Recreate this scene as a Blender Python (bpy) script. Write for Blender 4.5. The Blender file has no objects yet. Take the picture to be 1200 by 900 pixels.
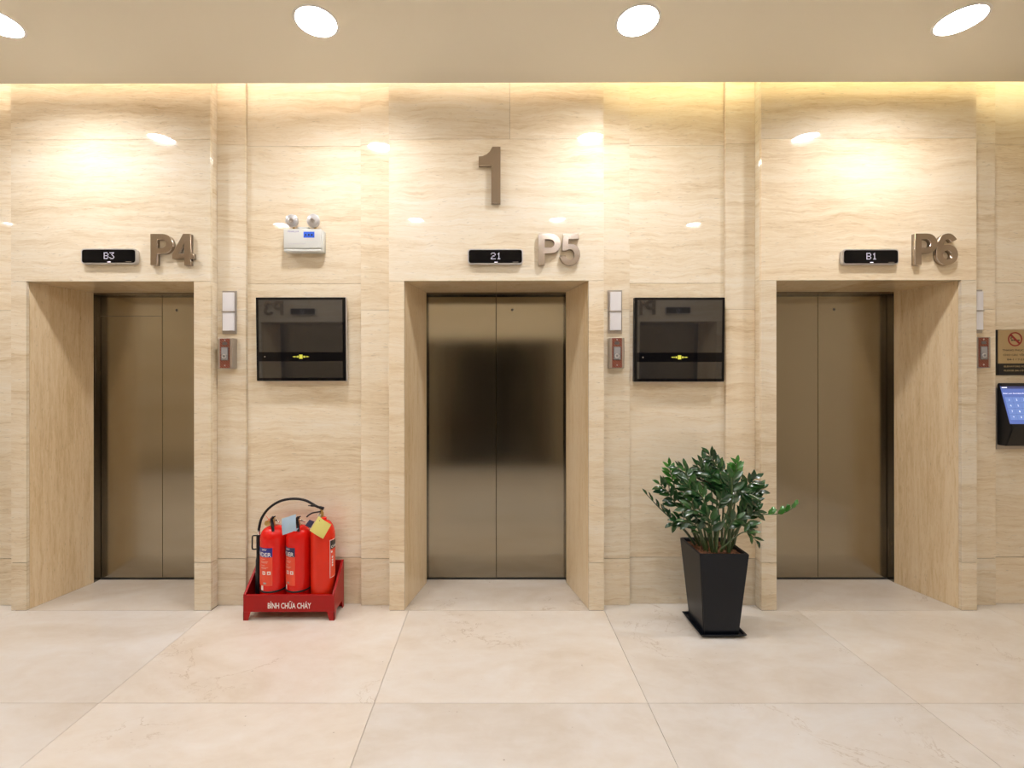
import bpy, bmesh, math, random
from mathutils import Vector, Matrix

random.seed(7)
S = bpy.context.scene
C = S.collection

# ------------------------------------------------------------------ camera, world, exposure
F = 533.3                      # focal length in pixels of the 1200 x 900 frame
CX, CY = 580.0, 443.0          # vanishing point of the lobby's depth direction
CAMZ = 1.466                   # eye height
YF = 2.87                      # face of the projecting stone bays
YS = 2.935                     # face of the narrow recessed strips
YP = 2.955                     # face of the wide recessed panels
CEIL = CAMZ + 1.801
cam = bpy.data.cameras.new('camera')
cam.sensor_width = 36.0
cam.lens = 36.0 * F / 1200.0
cam.shift_x = (600.0 - CX + 1.2) / 1200.0
cam.shift_y = -(450.0 - CY) / 1200.0
cam.clip_start = 0.02
camo = bpy.data.objects.new('camera', cam)
camo.location = (0, 0, CAMZ)
camo.rotation_euler = (math.radians(90), math.radians(0.06), math.radians(0.10))
C.objects.link(camo)
S.camera = camo

wd = bpy.data.worlds.new('world')
S.world = wd
wd.use_nodes = True
wd.node_tree.nodes['Background'].inputs[0].default_value = (0.9, 0.8, 0.65, 1)
wd.node_tree.nodes['Background'].inputs[1].default_value = 0.3

S.view_settings.view_transform = 'Standard'
S.view_settings.look = 'None'
S.view_settings.gamma = 1.0
S.view_settings.use_curve_mapping = False
S.view_settings.exposure = 0.05
DOWNLIGHT = 212.0               # radiance of a downlight diffuser
COVE = 30.0                    # radiance of the cove strips

# ------------------------------------------------------------------ materials
MATS = {}


def mat(name, col, rough=0.5, metal=0.0, emit=None, estr=0.0, ior=1.5, coat=0.0, coat_rough=0.03, alpha=None, trans=0.0):
    if name in MATS:
        return MATS[name]
    m = bpy.data.materials.new(name)
    m.use_nodes = True
    b = m.node_tree.nodes['Principled BSDF']
    b.inputs['Base Color'].default_value = (*col, 1)
    b.inputs['Roughness'].default_value = rough
    b.inputs['Metallic'].default_value = metal
    b.inputs['IOR'].default_value = ior
    b.inputs['Coat Weight'].default_value = coat
    b.inputs['Coat Roughness'].default_value = coat_rough
    b.inputs['Transmission Weight'].default_value = trans
    if emit:
        b.inputs['Emission Color'].default_value = (*emit, 1)
        b.inputs['Emission Strength'].default_value = estr
    MATS[name] = m
    return m


class NT:
    """small helper for node trees"""
    def __init__(s, m):
        s.nt = m.node_tree
        s.b = s.nt.nodes['Principled BSDF']

    def n(s, t, **kw):
        d = s.nt.nodes.new(t)
        for k, v in kw.items():
            setattr(d, k, v)
        return d

    def l(s, a, b):
        s.nt.links.new(a, b)

    def math(s, op, a, b=None):
        d = s.n('ShaderNodeMath', operation=op)
        for i, v in enumerate((a, b)):
            if v is None:
                continue
            if isinstance(v, (int, float)):
                d.inputs[i].default_value = v
            else:
                s.l(v, d.inputs[i])
        return d.outputs[0]

    def vec(s, op, a, b):
        d = s.n('ShaderNodeVectorMath', operation=op)
        for i, v in enumerate((a, b)):
            if isinstance(v, tuple):
                d.inputs[i].default_value = v
            else:
                s.l(v, d.inputs[i])
        return d.outputs[0]

    def noise(s, co, scale, detail=4, rough=0.55, dist=0.0):
        d = s.n('ShaderNodeTexNoise')
        d.inputs['Scale'].default_value = scale
        d.inputs['Detail'].default_value = detail
        d.inputs['Roughness'].default_value = rough
        d.inputs['Distortion'].default_value = dist
        s.l(co, d.inputs['Vector'])
        return d.outputs['Fac']

    def ramp(s, f, stops):
        d = s.n('ShaderNodeValToRGB')
        e = d.color_ramp.elements
        while len(e) < len(stops):
            e.new(0.5)
        for k, (p, c) in enumerate(stops):
            e[k].position = p
            e[k].color = (*c, 1) if len(c) == 3 else c
        s.l(f, d.inputs['Fac'])
        return d.outputs['Color']

    def mix(s, f, a, b, mode='MIX'):
        d = s.n('ShaderNodeMix', data_type='RGBA', blend_type=mode)
        if isinstance(f, (int, float)):
            d.inputs['Factor'].default_value = f
        else:
            s.l(f, d.inputs['Factor'])
        for i, v in (('A', a), ('B', b)):
            soc = [x for x in d.inputs if x.name == i and x.type == 'RGBA'][0]
            if isinstance(v, tuple):
                soc.default_value = (*v, 1)
            else:
                s.l(v, soc)
        return [x for x in d.outputs if x.type == 'RGBA'][0]


def piece_coords(t):
    g = t.n('ShaderNodeNewGeometry')
    oi = t.n('ShaderNodeObjectInfo')
    r = oi.outputs['Random']
    cmb = t.n('ShaderNodeCombineXYZ')
    t.l(t.math('MULTIPLY', r, 37.0), cmb.inputs[0])
    t.l(t.math('MULTIPLY', r, 91.0), cmb.inputs[1])
    t.l(t.math('MULTIPLY', r, 13.0), cmb.inputs[2])
    return t.vec('ADD', g.outputs['Position'], cmb.outputs[0]), oi.outputs['Color']


def travertine(name, vertical=False):
    m = mat(name, (0.7, 0.58, 0.42), rough=0.2)
    t = NT(m)
    p, tint = piece_coords(t)
    wob = t.noise(t.vec('MULTIPLY', p, (2.2, 2.2, 2.2)), 1.0, 4, 0.6)
    wob2 = t.noise(t.vec('MULTIPLY', p, (9.0, 9.0, 9.0)), 1.0, 2, 0.5)
    wv = t.n('ShaderNodeCombineXYZ')
    amp = t.math('ADD', t.math('MULTIPLY', wob, 0.04 if vertical else 0.11), t.math('MULTIPLY', wob2, 0.016))
    t.l(amp, wv.inputs[0 if vertical else 2])
    p = t.vec('ADD', p, wv.outputs[0])

    def sc(along, across):
        return (across, across, along) if vertical else (along, along, across)
    big = t.noise(t.vec('MULTIPLY', p, sc(0.30, 3.6)), 1.0, 4, 0.6, 0.8)
    mid = t.noise(t.vec('MULTIPLY', p, sc(1.5, 24.0)), 1.0, 6, 0.68, 1.1)
    fine = t.noise(t.vec('MULTIPLY', p, sc(8.0, 105.0)), 1.0, 5, 0.65, 1.2)
    pits = t.noise(t.vec('MULTIPLY', p, sc(26.0, 190.0)), 1.0, 2, 0.5, 0.3)
    f = t.math('ADD', t.math('ADD', t.math('MULTIPLY', big, 0.34), t.math('MULTIPLY', mid, 0.38)), t.math('MULTIPLY', fine, 0.28))
    col = t.ramp(f, [(0.34, (0.590, 0.440, 0.260)), (0.45, (0.755, 0.630, 0.445)), (0.53, (0.825, 0.725, 0.560)), (0.66, (0.870, 0.805, 0.690))])
    pf = t.ramp(pits, [(0.25, (0.45, 0.45, 0.45)), (0.36, (1, 1, 1))])
    col = t.mix(0.45, col, pf, 'MULTIPLY')
    col = t.mix(1.0, col, tint, 'MULTIPLY')
    t.l(col, t.b.inputs['Base Color'])
    t.b.inputs['Coat Weight'].default_value = 0.9
    t.b.inputs['Specular IOR Level'].default_value = 0.06
    t.b.inputs['Coat Roughness'].default_value = 0.022
    t.b.inputs['Coat IOR'].default_value = 1.5
    t.b.inputs['Roughness'].default_value = 0.42
    return m


TRAV = travertine('travertine')
TRAV_V = travertine('travertine_vertical_grain', True)


def marble(name):
    m = mat(name, (0.7, 0.6, 0.5), rough=0.3)
    t = NT(m)
    p, tint = piece_coords(t)
    cloud = t.noise(t.vec('MULTIPLY', p, (0.9, 1.7, 1.0)), 1.3, 5, 0.6, 1.2)
    spot = t.noise(t.vec('MULTIPLY', p, (1.0, 1.8, 1.0)), 9.0, 5, 0.65, 0.4)
    f = t.math('ADD', t.math('MULTIPLY', cloud, 0.7), t.math('MULTIPLY', spot, 0.3))
    col = t.ramp(f, [(0.34, (0.62, 0.545, 0.455)), (0.50, (0.68, 0.622, 0.552)), (0.66, (0.725, 0.69, 0.645))])
    # thin broken brown veins
    w = t.noise(t.vec('MULTIPLY', p, (1.0, 1.35, 1.0)), 2.1, 7, 0.62, 0.9)
    v = t.math('ABSOLUTE', t.math('SUBTRACT', w, 0.5))
    vm = t.ramp(v, [(0.0, (1, 1, 1)), (0.006, (0, 0, 0))])
    gate = t.ramp(t.noise(p, 1.9, 2, 0.5), [(0.54, (0, 0, 0)), (0.68, (1, 1, 1))])
    vg = t.mix(1.0, vm, gate, 'MULTIPLY')
    bw = t.n('ShaderNodeRGBToBW')
    t.l(vg, bw.inputs[0])
    col = t.mix(t.math('MULTIPLY', bw.outputs[0], 0.75), col, (0.36, 0.25, 0.14))
    dots = t.ramp(t.noise(p, 55.0, 1, 0.4), [(0.80, (0, 0, 0)), (0.83, (1, 1, 1))])
    bw2 = t.n('ShaderNodeRGBToBW')
    t.l(dots, bw2.inputs[0])
    col = t.mix(t.math('MULTIPLY', bw2.outputs[0], 0.6), col, (0.25, 0.18, 0.11))
    col = t.mix(1.0, col, tint, 'MULTIPLY')
    t.l(col, t.b.inputs['Base Color'])
    t.b.inputs['Roughness'].default_value = 0.30
    return m


MARBLE = marble('cream_marble')


def brushed(name, col, rough, aniso, scale=(220.0, 220.0, 1.2), amount=0.05):
    m = mat(name, col, rough=rough, metal=1.0)
    t = NT(m)
    g = t.n('ShaderNodeNewGeometry')
    f = t.noise(t.vec('MULTIPLY', g.outputs['Position'], scale), 1.0, 3, 0.6)
    blotch = t.noise(t.vec('MULTIPLY', g.outputs['Position'], (5.0, 5.0, 1.2)), 1.0, 3, 0.55)
    r = t.math('ADD', t.math('MULTIPLY', f, amount), t.math('ADD', t.math('MULTIPLY', blotch, 0.05), rough - 0.025 - amount * 0.5))
    t.l(r, t.b.inputs['Roughness'])
    t.b.inputs['Anisotropic'].default_value = aniso
    if aniso:
        tg = t.n('ShaderNodeTangent', direction_type='RADIAL', axis='Z')
        t.l(tg.outputs[0], t.b.inputs['Tangent'])
    return m


STEEL = brushed('brushed_bronze_steel', (0.345, 0.308, 0.238), 0.15, 0.8, amount=0.03)
FRAME_STEEL = brushed('frame_steel', (0.22, 0.195, 0.16), 0.26, 0.0)
LETTER = brushed('brushed_letter_metal', (0.50, 0.43, 0.37), 0.22, 0.0, (1.5, 300, 300), 0.08)
LETTER_SIDE = LETTER
MORTAR = mat('mortar', (0.16, 0.12, 0.08), 0.95)
SHAFT = mat('shaft_dark', (0.02, 0.02, 0.02), 0.9)
CEILING = mat('ceiling_paint', (0.87, 0.82, 0.70), 0.75)
PLASTER = mat('end_wall_plaster', (0.72, 0.63, 0.49), 0.6)
WHITE_P = mat('white_plastic', (0.66, 0.67, 0.64), 0.35)
BLACK_P = mat('black_plastic', (0.009, 0.009, 0.010), 0.35, ior=1.38)
GLASS_BLACK = mat('black_glass', (0.004, 0.004, 0.005), 0.02, ior=1.30)
GLASS_PANEL = mat('screen_panel', (0.022, 0.021, 0.021), 0.03, ior=1.9)
SILVER = mat('silver_plastic', (0.62, 0.61, 0.62), 0.3, 0.75)
DIGIT = mat('led_digit', (0.9, 0.85, 1), 0.5, emit=(0.86, 0.78, 0.95), estr=0.75)
RIM = mat('lamp_rim', (0.85, 0.84, 0.82), 0.4)
RED = mat('red_paint', (0.37, 0.006, 0.006), 0.30, ior=1.38)
RED_BRIGHT = mat('red_cylinder_paint', (0.70, 0.010, 0.006), 0.20, ior=1.42)
RED_ORANGE = mat('orange_red_cylinder_paint', (0.72, 0.026, 0.007), 0.24, ior=1.42)
LAB_ORANGE = mat('orange_red_label', (0.80, 0.075, 0.028), 0.4)
LAB_BLUE = mat('blue_label', (0.018, 0.022, 0.24), 0.4)
LAB_NAVY = mat('navy_label', (0.02, 0.02, 0.09), 0.4)
INK_WHITE = mat('white_ink', (0.82, 0.80, 0.78), 0.5)
INK_PALE = mat('pale_ink', (0.85, 0.55, 0.45), 0.5)
INK_BLACK = mat('black_ink', (0.015, 0.013, 0.012), 0.5)
RUBBER = mat('black_rubber', (0.009, 0.009, 0.011), 0.42, ior=1.36)
BRASS = mat('brass', (0.55, 0.38, 0.14), 0.3, 1.0)
CHROME = mat('chrome', (0.75, 0.74, 0.72), 0.12, 1.0)
PAPER_B = mat('pale_blue_paper', (0.45, 0.62, 0.80), 0.7)
PAPER_Y = mat('yellow_paper', (0.78, 0.72, 0.22), 0.7)
PAPER_N = mat('navy_paper', (0.03, 0.035, 0.09), 0.5)
POT = mat('black_glazed_pot', (0.006, 0.008, 0.013), 0.30, ior=1.36)
SIGN_GOLD = brushed('gold_sign_plate', (0.52, 0.42, 0.26), 0.35, 0.0, (2, 300, 300), 0.05)
SIGN_RED = mat('sign_red', (0.26, 0.008, 0.012), 0.45)
SCREEN_BLUE = mat('touch_screen', (0.02, 0.03, 0.1), 0.15, emit=(0.13, 0.20, 0.55), estr=0.80)
KEY_BLUE = mat('touch_key', (0.05, 0.08, 0.2), 0.2, emit=(0.17, 0.27, 0.60), estr=0.85)
KEY_WHITE = mat('touch_text', (0.8, 0.8, 0.9), 0.3, emit=(0.75, 0.82, 1.0), estr=0.85)
SCREEN_DARK = mat('touch_header', (0.02, 0.02, 0.05), 0.2, emit=(0.05, 0.06, 0.18), estr=0.8)
YEL = mat('yellow_logo', (0.50, 0.50, 0.05), 0.4, emit=(0.55, 0.56, 0.08), estr=0.5)
BLUE_LAB = mat('bright_blue_label', (0.03, 0.12, 0.68), 0.35)
PURPLE_INK = mat('purple_ink', (0.22, 0.18, 0.42), 0.5)
CLEAR = mat('lamp_lens', (0.66, 0.65, 0.66), 0.18, 0.35)
GREY_PLATE = mat('grey_metal_plate', (0.44, 0.40, 0.36), 0.35, 0.8)
DARK_METAL = mat('dark_grey_metal', (0.16, 0.15, 0.15), 0.35, 0.8)
SEAL = mat('orange_seal', (0.85, 0.12, 0.03), 0.5)
WINDOW_GLASS = mat('cover_glass', (0.36, 0.36, 0.38), 0.08, 0.3)
WHITE_CARD = mat('white_square_plate', (0.76, 0.75, 0.77), 0.35)


def hatch_material():
    m = mat('red_white_hatching', (0.4, 0.02, 0.02), 0.45)
    t = NT(m)
    g = t.n('ShaderNodeNewGeometry')
    sep = t.n('ShaderNodeSeparateXYZ')
    t.l(g.outputs['Position'], sep.inputs[0])
    d = t.math('ADD', sep.outputs[0], sep.outputs[2])
    fr = t.math('FRACT', t.math('MULTIPLY', d, 62.0))
    col = t.ramp(fr, [(0.0, (0.15, 0.008, 0.007)), (0.66, (0.15, 0.008, 0.007)), (0.70, (0.32, 0.17, 0.09)), (0.96, (0.32, 0.17, 0.09))])
    t.l(col, t.b.inputs['Base Color'])
    return m


HATCH = hatch_material()


def leaf_material(name, dark, light, seed):
    m = mat(name, dark, 0.22, ior=1.5, coat=0.3, coat_rough=0.15)
    t = NT(m)
    oi = t.n('ShaderNodeObjectInfo')
    col = t.ramp(oi.outputs['Random'], [(0.0, dark), (0.75, tuple(0.6 * a + 0.4 * b for a, b in zip(dark, light))), (1.0, light)])
    g = t.n('ShaderNodeNewGeometry')
    v = t.ramp(t.noise(g.outputs['Position'], 40.0, 3), [(0.3, (0.8, 0.8, 0.8)), (0.7, (1.1, 1.1, 1.1))])
    t.l(t.mix(1.0, col, v, 'MULTIPLY'), t.b.inputs['Base Color'])
    return m


LEAF = leaf_material('zz_leaf', (0.010, 0.044, 0.016), (0.030, 0.110, 0.022), 1)
LEAF_YOUNG = leaf_material('zz_leaf_young', (0.03, 0.15, 0.018), (0.06, 0.24, 0.03), 2)
STEM = mat('zz_stem', (0.050, 0.085, 0.026), 0.35)
STEM_DARK = mat('zz_stem_dark', (0.022, 0.048, 0.018), 0.35)


def soil_material():
    m = mat('clay_pebbles', (0.2, 0.08, 0.04), 0.9)
    t = NT(m)
    oi = t.n('ShaderNodeNewGeometry')
    col = t.ramp(t.noise(oi.outputs['Position'], 90.0, 3), [(0.3, (0.10, 0.04, 0.02)), (0.7, (0.34, 0.16, 0.08))])
    t.l(col, t.b.inputs['Base Color'])
    return m


SOIL = soil_material()

# ------------------------------------------------------------------ geometry helpers
XF = Matrix.Identity(4)
WL = {}


def P(px, py, y):
    """pixel of the frame at depth y -> x, z"""
    return ((px - CX) * y / F, CAMZ - (py - CY) * y / F)


def link(name, me, material, parent=None, color=None):
    """one mesh object, origin at its centre, parented without inverse matrices"""
    me.transform(XF)
    n = len(me.vertices)
    co = [v.co for v in me.vertices]
    lo = Vector((min(c.x for c in co), min(c.y for c in co), min(c.z for c in co)))
    hi = Vector((max(c.x for c in co), max(c.y for c in co), max(c.z for c in co)))
    c = (lo + hi) / 2
    me.transform(Matrix.Translation(-c))
    me.name = name
    if material is not None:
        me.materials.clear()
        me.materials.append(material)
    o = bpy.data.objects.new(name, me)
    C.objects.link(o)
    WL[o.name] = c
    if parent is not None:
        o.parent = parent
        o.location = c - WL[parent.name]
    else:
        o.location = c
    if color is not None:
        o.color = (*color, 1)
    return o


def thing(name, label, cat, loc, group=None, kind=None):
    o = bpy.data.objects.new(name, None)
    C.objects.link(o)
    o.empty_display_size = 0.1
    loc = XF @ Vector(loc)
    o.location = loc
    WL[o.name] = loc
    return tag(o, label, cat, group, kind)


def tag(o, label, cat, group=None, kind=None):
    o['label'] = label
    o['category'] = cat
    if group:
        o['group'] = group
    if kind:
        o['kind'] = kind
    return o


def bm_box(bm, x0, x1, y0, y1, z0, z1):
    vs = [bm.verts.new(p) for p in ((x0, y0, z0), (x1, y0, z0), (x1, y1, z0), (x0, y1, z0), (x0, y0, z1), (x1, y0, z1), (x1, y1, z1), (x0, y1, z1))]
    for f in ((0, 3, 2, 1), (4, 5, 6, 7), (0, 1, 5, 4), (1, 2, 6, 5), (2, 3, 7, 6), (3, 0, 4, 7)):
        bm.faces.new([vs[i] for i in f])
    return vs


def done(bm, smooth=False, angle=None):
    bmesh.ops.recalc_face_normals(bm, faces=bm.faces)
    me = bpy.data.meshes.new('m')
    bm.to_mesh(me)
    bm.free()
    if smooth:
        for p in me.polygons:
            p.use_smooth = True
        if angle:
            me.set_sharp_from_angle(angle=math.radians(angle))
    return me


def box(name, x0, x1, y0, y1, z0, z1, material, parent=None, bevel=0.0, seg=1, color=None, edges=None):
    bm = bmesh.new()
    bm_box(bm, x0, x1, y0, y1, z0, z1)
    if bevel:
        es = bm.edges[:]
        if edges == 'y':                       # only edges running along y (rounded plate seen from the front)
            es = [e for e in es if abs(e.verts[0].co.y - e.verts[1].co.y) > 1e-6]
        bmesh.ops.bevel(bm, geom=es, offset=bevel, segments=seg, affect='EDGES', profile=0.5)
    return link(name, done(bm, seg > 1, 35), material, parent, color)


def prism(name, foot, z0, z1, material, parent=None, bevel=0.0, color=None):
    bm = bmesh.new()
    a = [bm.verts.new((x, y, z0)) for x, y in foot]
    b = [bm.verts.new((x, y, z1)) for x, y in foot]
    n = len(foot)
    bm.faces.new(a[::-1])
    bm.faces.new(b)
    for i in range(n):
        bm.faces.new((a[i], a[(i + 1) % n], b[(i + 1) % n], b[i]))
    if bevel:
        bmesh.ops.recalc_face_normals(bm, faces=bm.faces)
        bmesh.ops.bevel(bm, geom=bm.edges[:], offset=bevel, segments=1, affect='EDGES')
    return link(name, done(bm), material, parent, color)


def shape(loops_list, y_back, depth, bevel=0.0):
    """loops_list: list of shapes, each a list of closed (x, z) outlines (holes included); solid between y_back - depth and y_back"""
    bm = bmesh.new()
    for loops in loops_list:
        cu = bpy.data.curves.new('c', 'CURVE')
        cu.dimensions = '2D'
        cu.fill_mode = 'BOTH'
        cu.extrude = depth / 2
        cu.bevel_depth = bevel
        for lp in loops:
            sp = cu.splines.new('POLY')
            sp.points.add(len(lp) - 1)
            for q, (x, z) in zip(sp.points, lp):
                q.co = (x, z, 0, 1)
            sp.use_cyclic_u = True
        o = bpy.data.objects.new('c', cu)
        me = bpy.data.meshes.new_from_object(o)
        me.transform(Matrix(((1, 0, 0, 0), (0, 0, -1, y_back - depth / 2), (0, 1, 0, 0), (0, 0, 0, 1))))
        bm.from_mesh(me)
        bpy.data.objects.remove(o)
        bpy.data.curves.remove(cu)
        bpy.data.meshes.remove(me)
    bmesh.ops.remove_doubles(bm, verts=bm.verts, dist=1e-6)
    return done(bm)


def text_mesh(body, height, width=None, weight=0.0, align='CENTER', extrude=0.0):
    """flat lettering in the xy plane, capital height 'height', centred on 0,0; squeezed to 'width' when given"""
    cu = bpy.data.curves.new('t', 'FONT')
    cu.body = body
    cu.size = 1.0
    cu.offset = weight
    cu.resolution_u = 3
    o = bpy.data.objects.new('t', cu)
    me = bpy.data.meshes.new_from_object(o)
    bpy.data.objects.remove(o)
    bpy.data.curves.remove(cu)
    xs = [v.co.x for v in me.vertices]
    sx = height / 0.72
    w = (max(xs) - min(xs)) * sx
    kx = sx if width is None else sx * width / w
    x0 = {'CENTER': (max(xs) + min(xs)) / 2, 'LEFT': min(xs), 'RIGHT': max(xs)}[align]
    for v in me.vertices:
        v.co.x = (v.co.x - x0) * kx
        v.co.y = (v.co.y - 0.36) * sx
    return me


WALL_PLANE = Matrix(((1, 0, 0, 0), (0, 0, -1, 0), (0, 1, 0, 0), (0, 0, 0, 1)))


def wall_text(name, body, x, y, z, height, material, parent, width=None, weight=0.0, align='CENTER', rot=None):
    me = text_mesh(body, height, width, weight, align)
    me.transform((rot or Matrix.Identity(4)) @ WALL_PLANE if rot is None else rot @ WALL_PLANE)
    me.transform(Matrix.Translation((x, y, z)))
    return link(name, me, material, parent)


def tube(path, radii, n=12, cap=True):
    bm = bmesh.new()
    pts = [Vector(p) for p in path]
    if not hasattr(radii, '__len__'):
        radii = [radii] * len(pts)
    rings = []
    up = None
    for i, p in enumerate(pts):
        a = pts[max(i - 1, 0)]
        b = pts[min(i + 1, len(pts) - 1)]
        t = (b - a).normalized()
        if up is None:
            up = t.orthogonal().normalized()
        up = (up - t * up.dot(t)).normalized()
        s = t.cross(up)
        rings.append([bm.verts.new(p + (up * math.cos(k * 2 * math.pi / n) + s * math.sin(k * 2 * math.pi / n)) * radii[i]) for k in range(n)])
    for i in range(len(rings) - 1):
        for k in range(n):
            bm.faces.new((rings[i][k], rings[i][(k + 1) % n], rings[i + 1][(k + 1) % n], rings[i + 1][k]))
    if cap:
        bm.faces.new(rings[0][::-1])
        bm.faces.new(rings[-1])
    return done(bm, True, 50)


def lathe(profile, cx, cy, cz, n=32, axis='z', ring=False):
    """profile: (radius, height) pairs, revolved about z (or about y when axis == 'y', height then runs towards -y)"""
    bm = bmesh.new()
    rings = []
    for r, h in profile:
        if r < 1e-6:
            rings.append([bm.verts.new((0, 0, h))])
        else:
            rings.append([bm.verts.new((r * math.cos(k * 2 * math.pi / n), r * math.sin(k * 2 * math.pi / n), h)) for k in range(n)])
    for a, b in zip(rings, rings[1:] + (rings[:1] if ring else [])):
        for k in range(n):
            q = [a[k % len(a)], a[(k + 1) % len(a)], b[(k + 1) % len(b)], b[k % len(b)]]
            q = list(dict.fromkeys(q))
            if len(q) > 2:
                bm.faces.new(q)
    for end in ((rings[0], rings[-1]) if not ring else ()):
        if len(end) > 2:
            bm.faces.new(end)
    me = done(bm, True, 40)
    if axis == 'y':
        me.transform(Matrix.Rotation(math.radians(90), 4, 'X'))
    me.transform(Matrix.Translation((cx, cy, cz)))
    return me


def bez(pts, n=16):
    """smooth path through points (Catmull-Rom)"""
    p = [Vector(q) for q in pts]
    p = [p[0] * 2 - p[1]] + p + [p[-1] * 2 - p[-2]]
    out = []
    for i in range(1, len(p) - 2):
        for k in range(n):
            t = k / n
            out.append(0.5 * ((2 * p[i]) + (p[i + 1] - p[i - 1]) * t + (2 * p[i - 1] - 5 * p[i] + 4 * p[i + 1] - p[i + 2]) * t * t + (3 * p[i] - p[i - 1] - 3 * p[i + 1] + p[i + 2]) * t ** 3))
    out.append(p[-2])
    return out


# ------------------------------------------------------------------ the setting
XL, XR = -6.3, 3.95
Z1, Z2, Z3, ZT = 0.302, 2.079, 2.973, 3.53      # stone courses
G = 0.0007                                       # half of a hairline joint
BAYS = [  # centre of opening, half opening, left edge, right edge, seam of the top course
    ((128.5 - CX) * YF / F, 98.5 * YF / F, (12 - CX) * YF / F, (247 - CX) * YF / F, None),
    ((582.0 - CX) * YF / F, 108 * YF / F, (456 - CX) * YF / F, (708 - CX) * YF / F, (598 - CX) * YF / F),
    ((1018.0 - CX) * YF / F, 108 * YF / F, (892 - CX) * YF / F, (1144 - CX) * YF / F, None),
]
SPLAY, D1, D2 = 0.081, 0.391, 0.444
rt = random.Random(3)


def tone(a=0.05, base=1.0):
    k = base * (1 + rt.uniform(-a, a))
    w = rt.uniform(-0.02, 0.02)
    return (min(k * (1 + w), 1.15), k, k * (1 - w * 1.5))


def build_wall(name, label, BAYS, GAPS, XL, XR):
    bm = bmesh.new()
    # solid core behind the stone cladding
    last = XL
    for cx, h, xl, xr, seam in BAYS:
        bm_box(bm, last, xl + 0.021, YP + 0.021, YF + 0.62, 0, ZT)
        bm_box(bm, xl + 0.021, cx - h - 0.022, YF + 0.021, YF + 0.62, 0, ZT)
        bm_box(bm, cx + h + 0.022, xr - 0.021, YF + 0.021, YF + 0.62, 0, ZT)
        bm_box(bm, cx - h - 0.022, cx + h + 0.022, YF + 0.021, YF + 0.62, Z2 + 0.022, ZT)
        bm_box(bm, cx - h - 0.022, cx + h + 0.022, YF + 0.57, YF + 0.62, 0, Z2 + 0.022)
        last = xr - 0.021
    bm_box(bm, last, XR, YP + 0.021, YF + 0.62, 0, ZT)
    wall = link(name, done(bm), MORTAR)
    tag(wall, label, 'wall', kind='structure')

    def slab(x0, x1, y0, y1, z0, z1, base=1.0, nm='stone_panel', m=None, g=G):
        return box(nm, x0 + g, x1 - g, y0, y1, z0 + g, z1 - g, m or TRAV, wall, bevel=0.0008, color=tone(0.045, base))
    for cx, h, xl, xr, seam in BAYS:
        for a, b in ((xl, cx - h), (cx + h, xr)):
            slab(a, b, YF, YF + 0.02, 0, Z1 - 0.0015, 0.96)
            slab(a, b, YF, YF + 0.02, Z1 + 0.001, Z2, 0.97)
        slab(xl, xr, YF, YF + 0.02, Z2, Z3)
        if seam is None:
            slab(xl, xr, YF, YF + 0.02, Z3, ZT, 0.93)
        else:
            slab(xl, seam, YF, YF + 0.02, Z3, ZT, 0.93)
            slab(seam, xr, YF, YF + 0.02, Z3, ZT, 0.93)
        for a, b in ((xl, xl + 0.02), (xr - 0.02, xr)):
            for z0, z1 in ((0, Z1 - 0.001), (Z1 + 0.001, Z2), (Z2, Z3), (Z3, ZT)):
                slab(a, b, YF + 0.0205, YP + 0.02, z0, z1, 0.97, 'stone_return', g=0.0003)
        xo = h
        for s in (-1, 1):
            f = [(cx + s * xo, YF + 0.0208), (cx + s * (xo - SPLAY), YF + D1), (cx + s * (xo - SPLAY + 0.02), YF + D1), (cx + s * (xo + 0.02), YF + 0.0208)]
            prism('stone_jamb', f, 0.0005, Z2 + 0.0005, TRAV_V, wall, color=(0.96, 0.88, 0.75))
        for s in (-1, 1):
            f = [(cx + s * 0.0007, YF + 0.0208), (cx + s * (xo - 0.0005), YF + 0.0208), (cx + s * (xo - SPLAY - 0.0005), YF + D1), (cx + s * 0.0007, YF + D1)]
            prism('stone_soffit', f, Z2 + 0.0005, Z2 + 0.02, TRAV, wall, color=(0.95, 0.86, 0.72))
    e = [b[2] for b in BAYS], [b[3] for b in BAYS]

    def strip(x0, x1):
        for z0, z1 in ((0, Z1 - 0.001), (Z1 + 0.001, 1.906), (1.906, Z3), (Z3, ZT)):
            slab(x0, x1, YS, YS + 0.03, z0, z1, 0.94 if z0 == 0 else 0.99)

    def panel(x0, x1):
        for z0, z1 in ((0, Z1 - 0.001), (Z1 + 0.001, Z2), (Z2, Z3), (Z3, ZT)):
            slab(x0, x1, YP, YP + 0.02, z0, z1, 0.95 if z0 in (0, Z3) else 1.0)
    for (x0, x1), (xa, xb) in zip(((e[1][0], e[0][1]), (e[1][1], e[0][2])), GAPS):
        strip(x0, xa)
        panel(xa, xb)
        strip(xb, x1)
    xe = e[1][2] + 0.19
    strip(e[1][2], xe)
    while xe < XR - 0.01:
        panel(xe, min(xe + 1.1, XR))
        xe += 1.1
    xe = e[0][0] - 0.204
    strip(xe, e[0][0])
    while xe > XL + 0.01:
        panel(max(xe - 1.1, XL), xe)
        xe -= 1.1
    return wall


DARK_GLASS = mat('dark_tinted_glass', (0.012, 0.011, 0.010), 0.06, ior=1.45)


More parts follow.
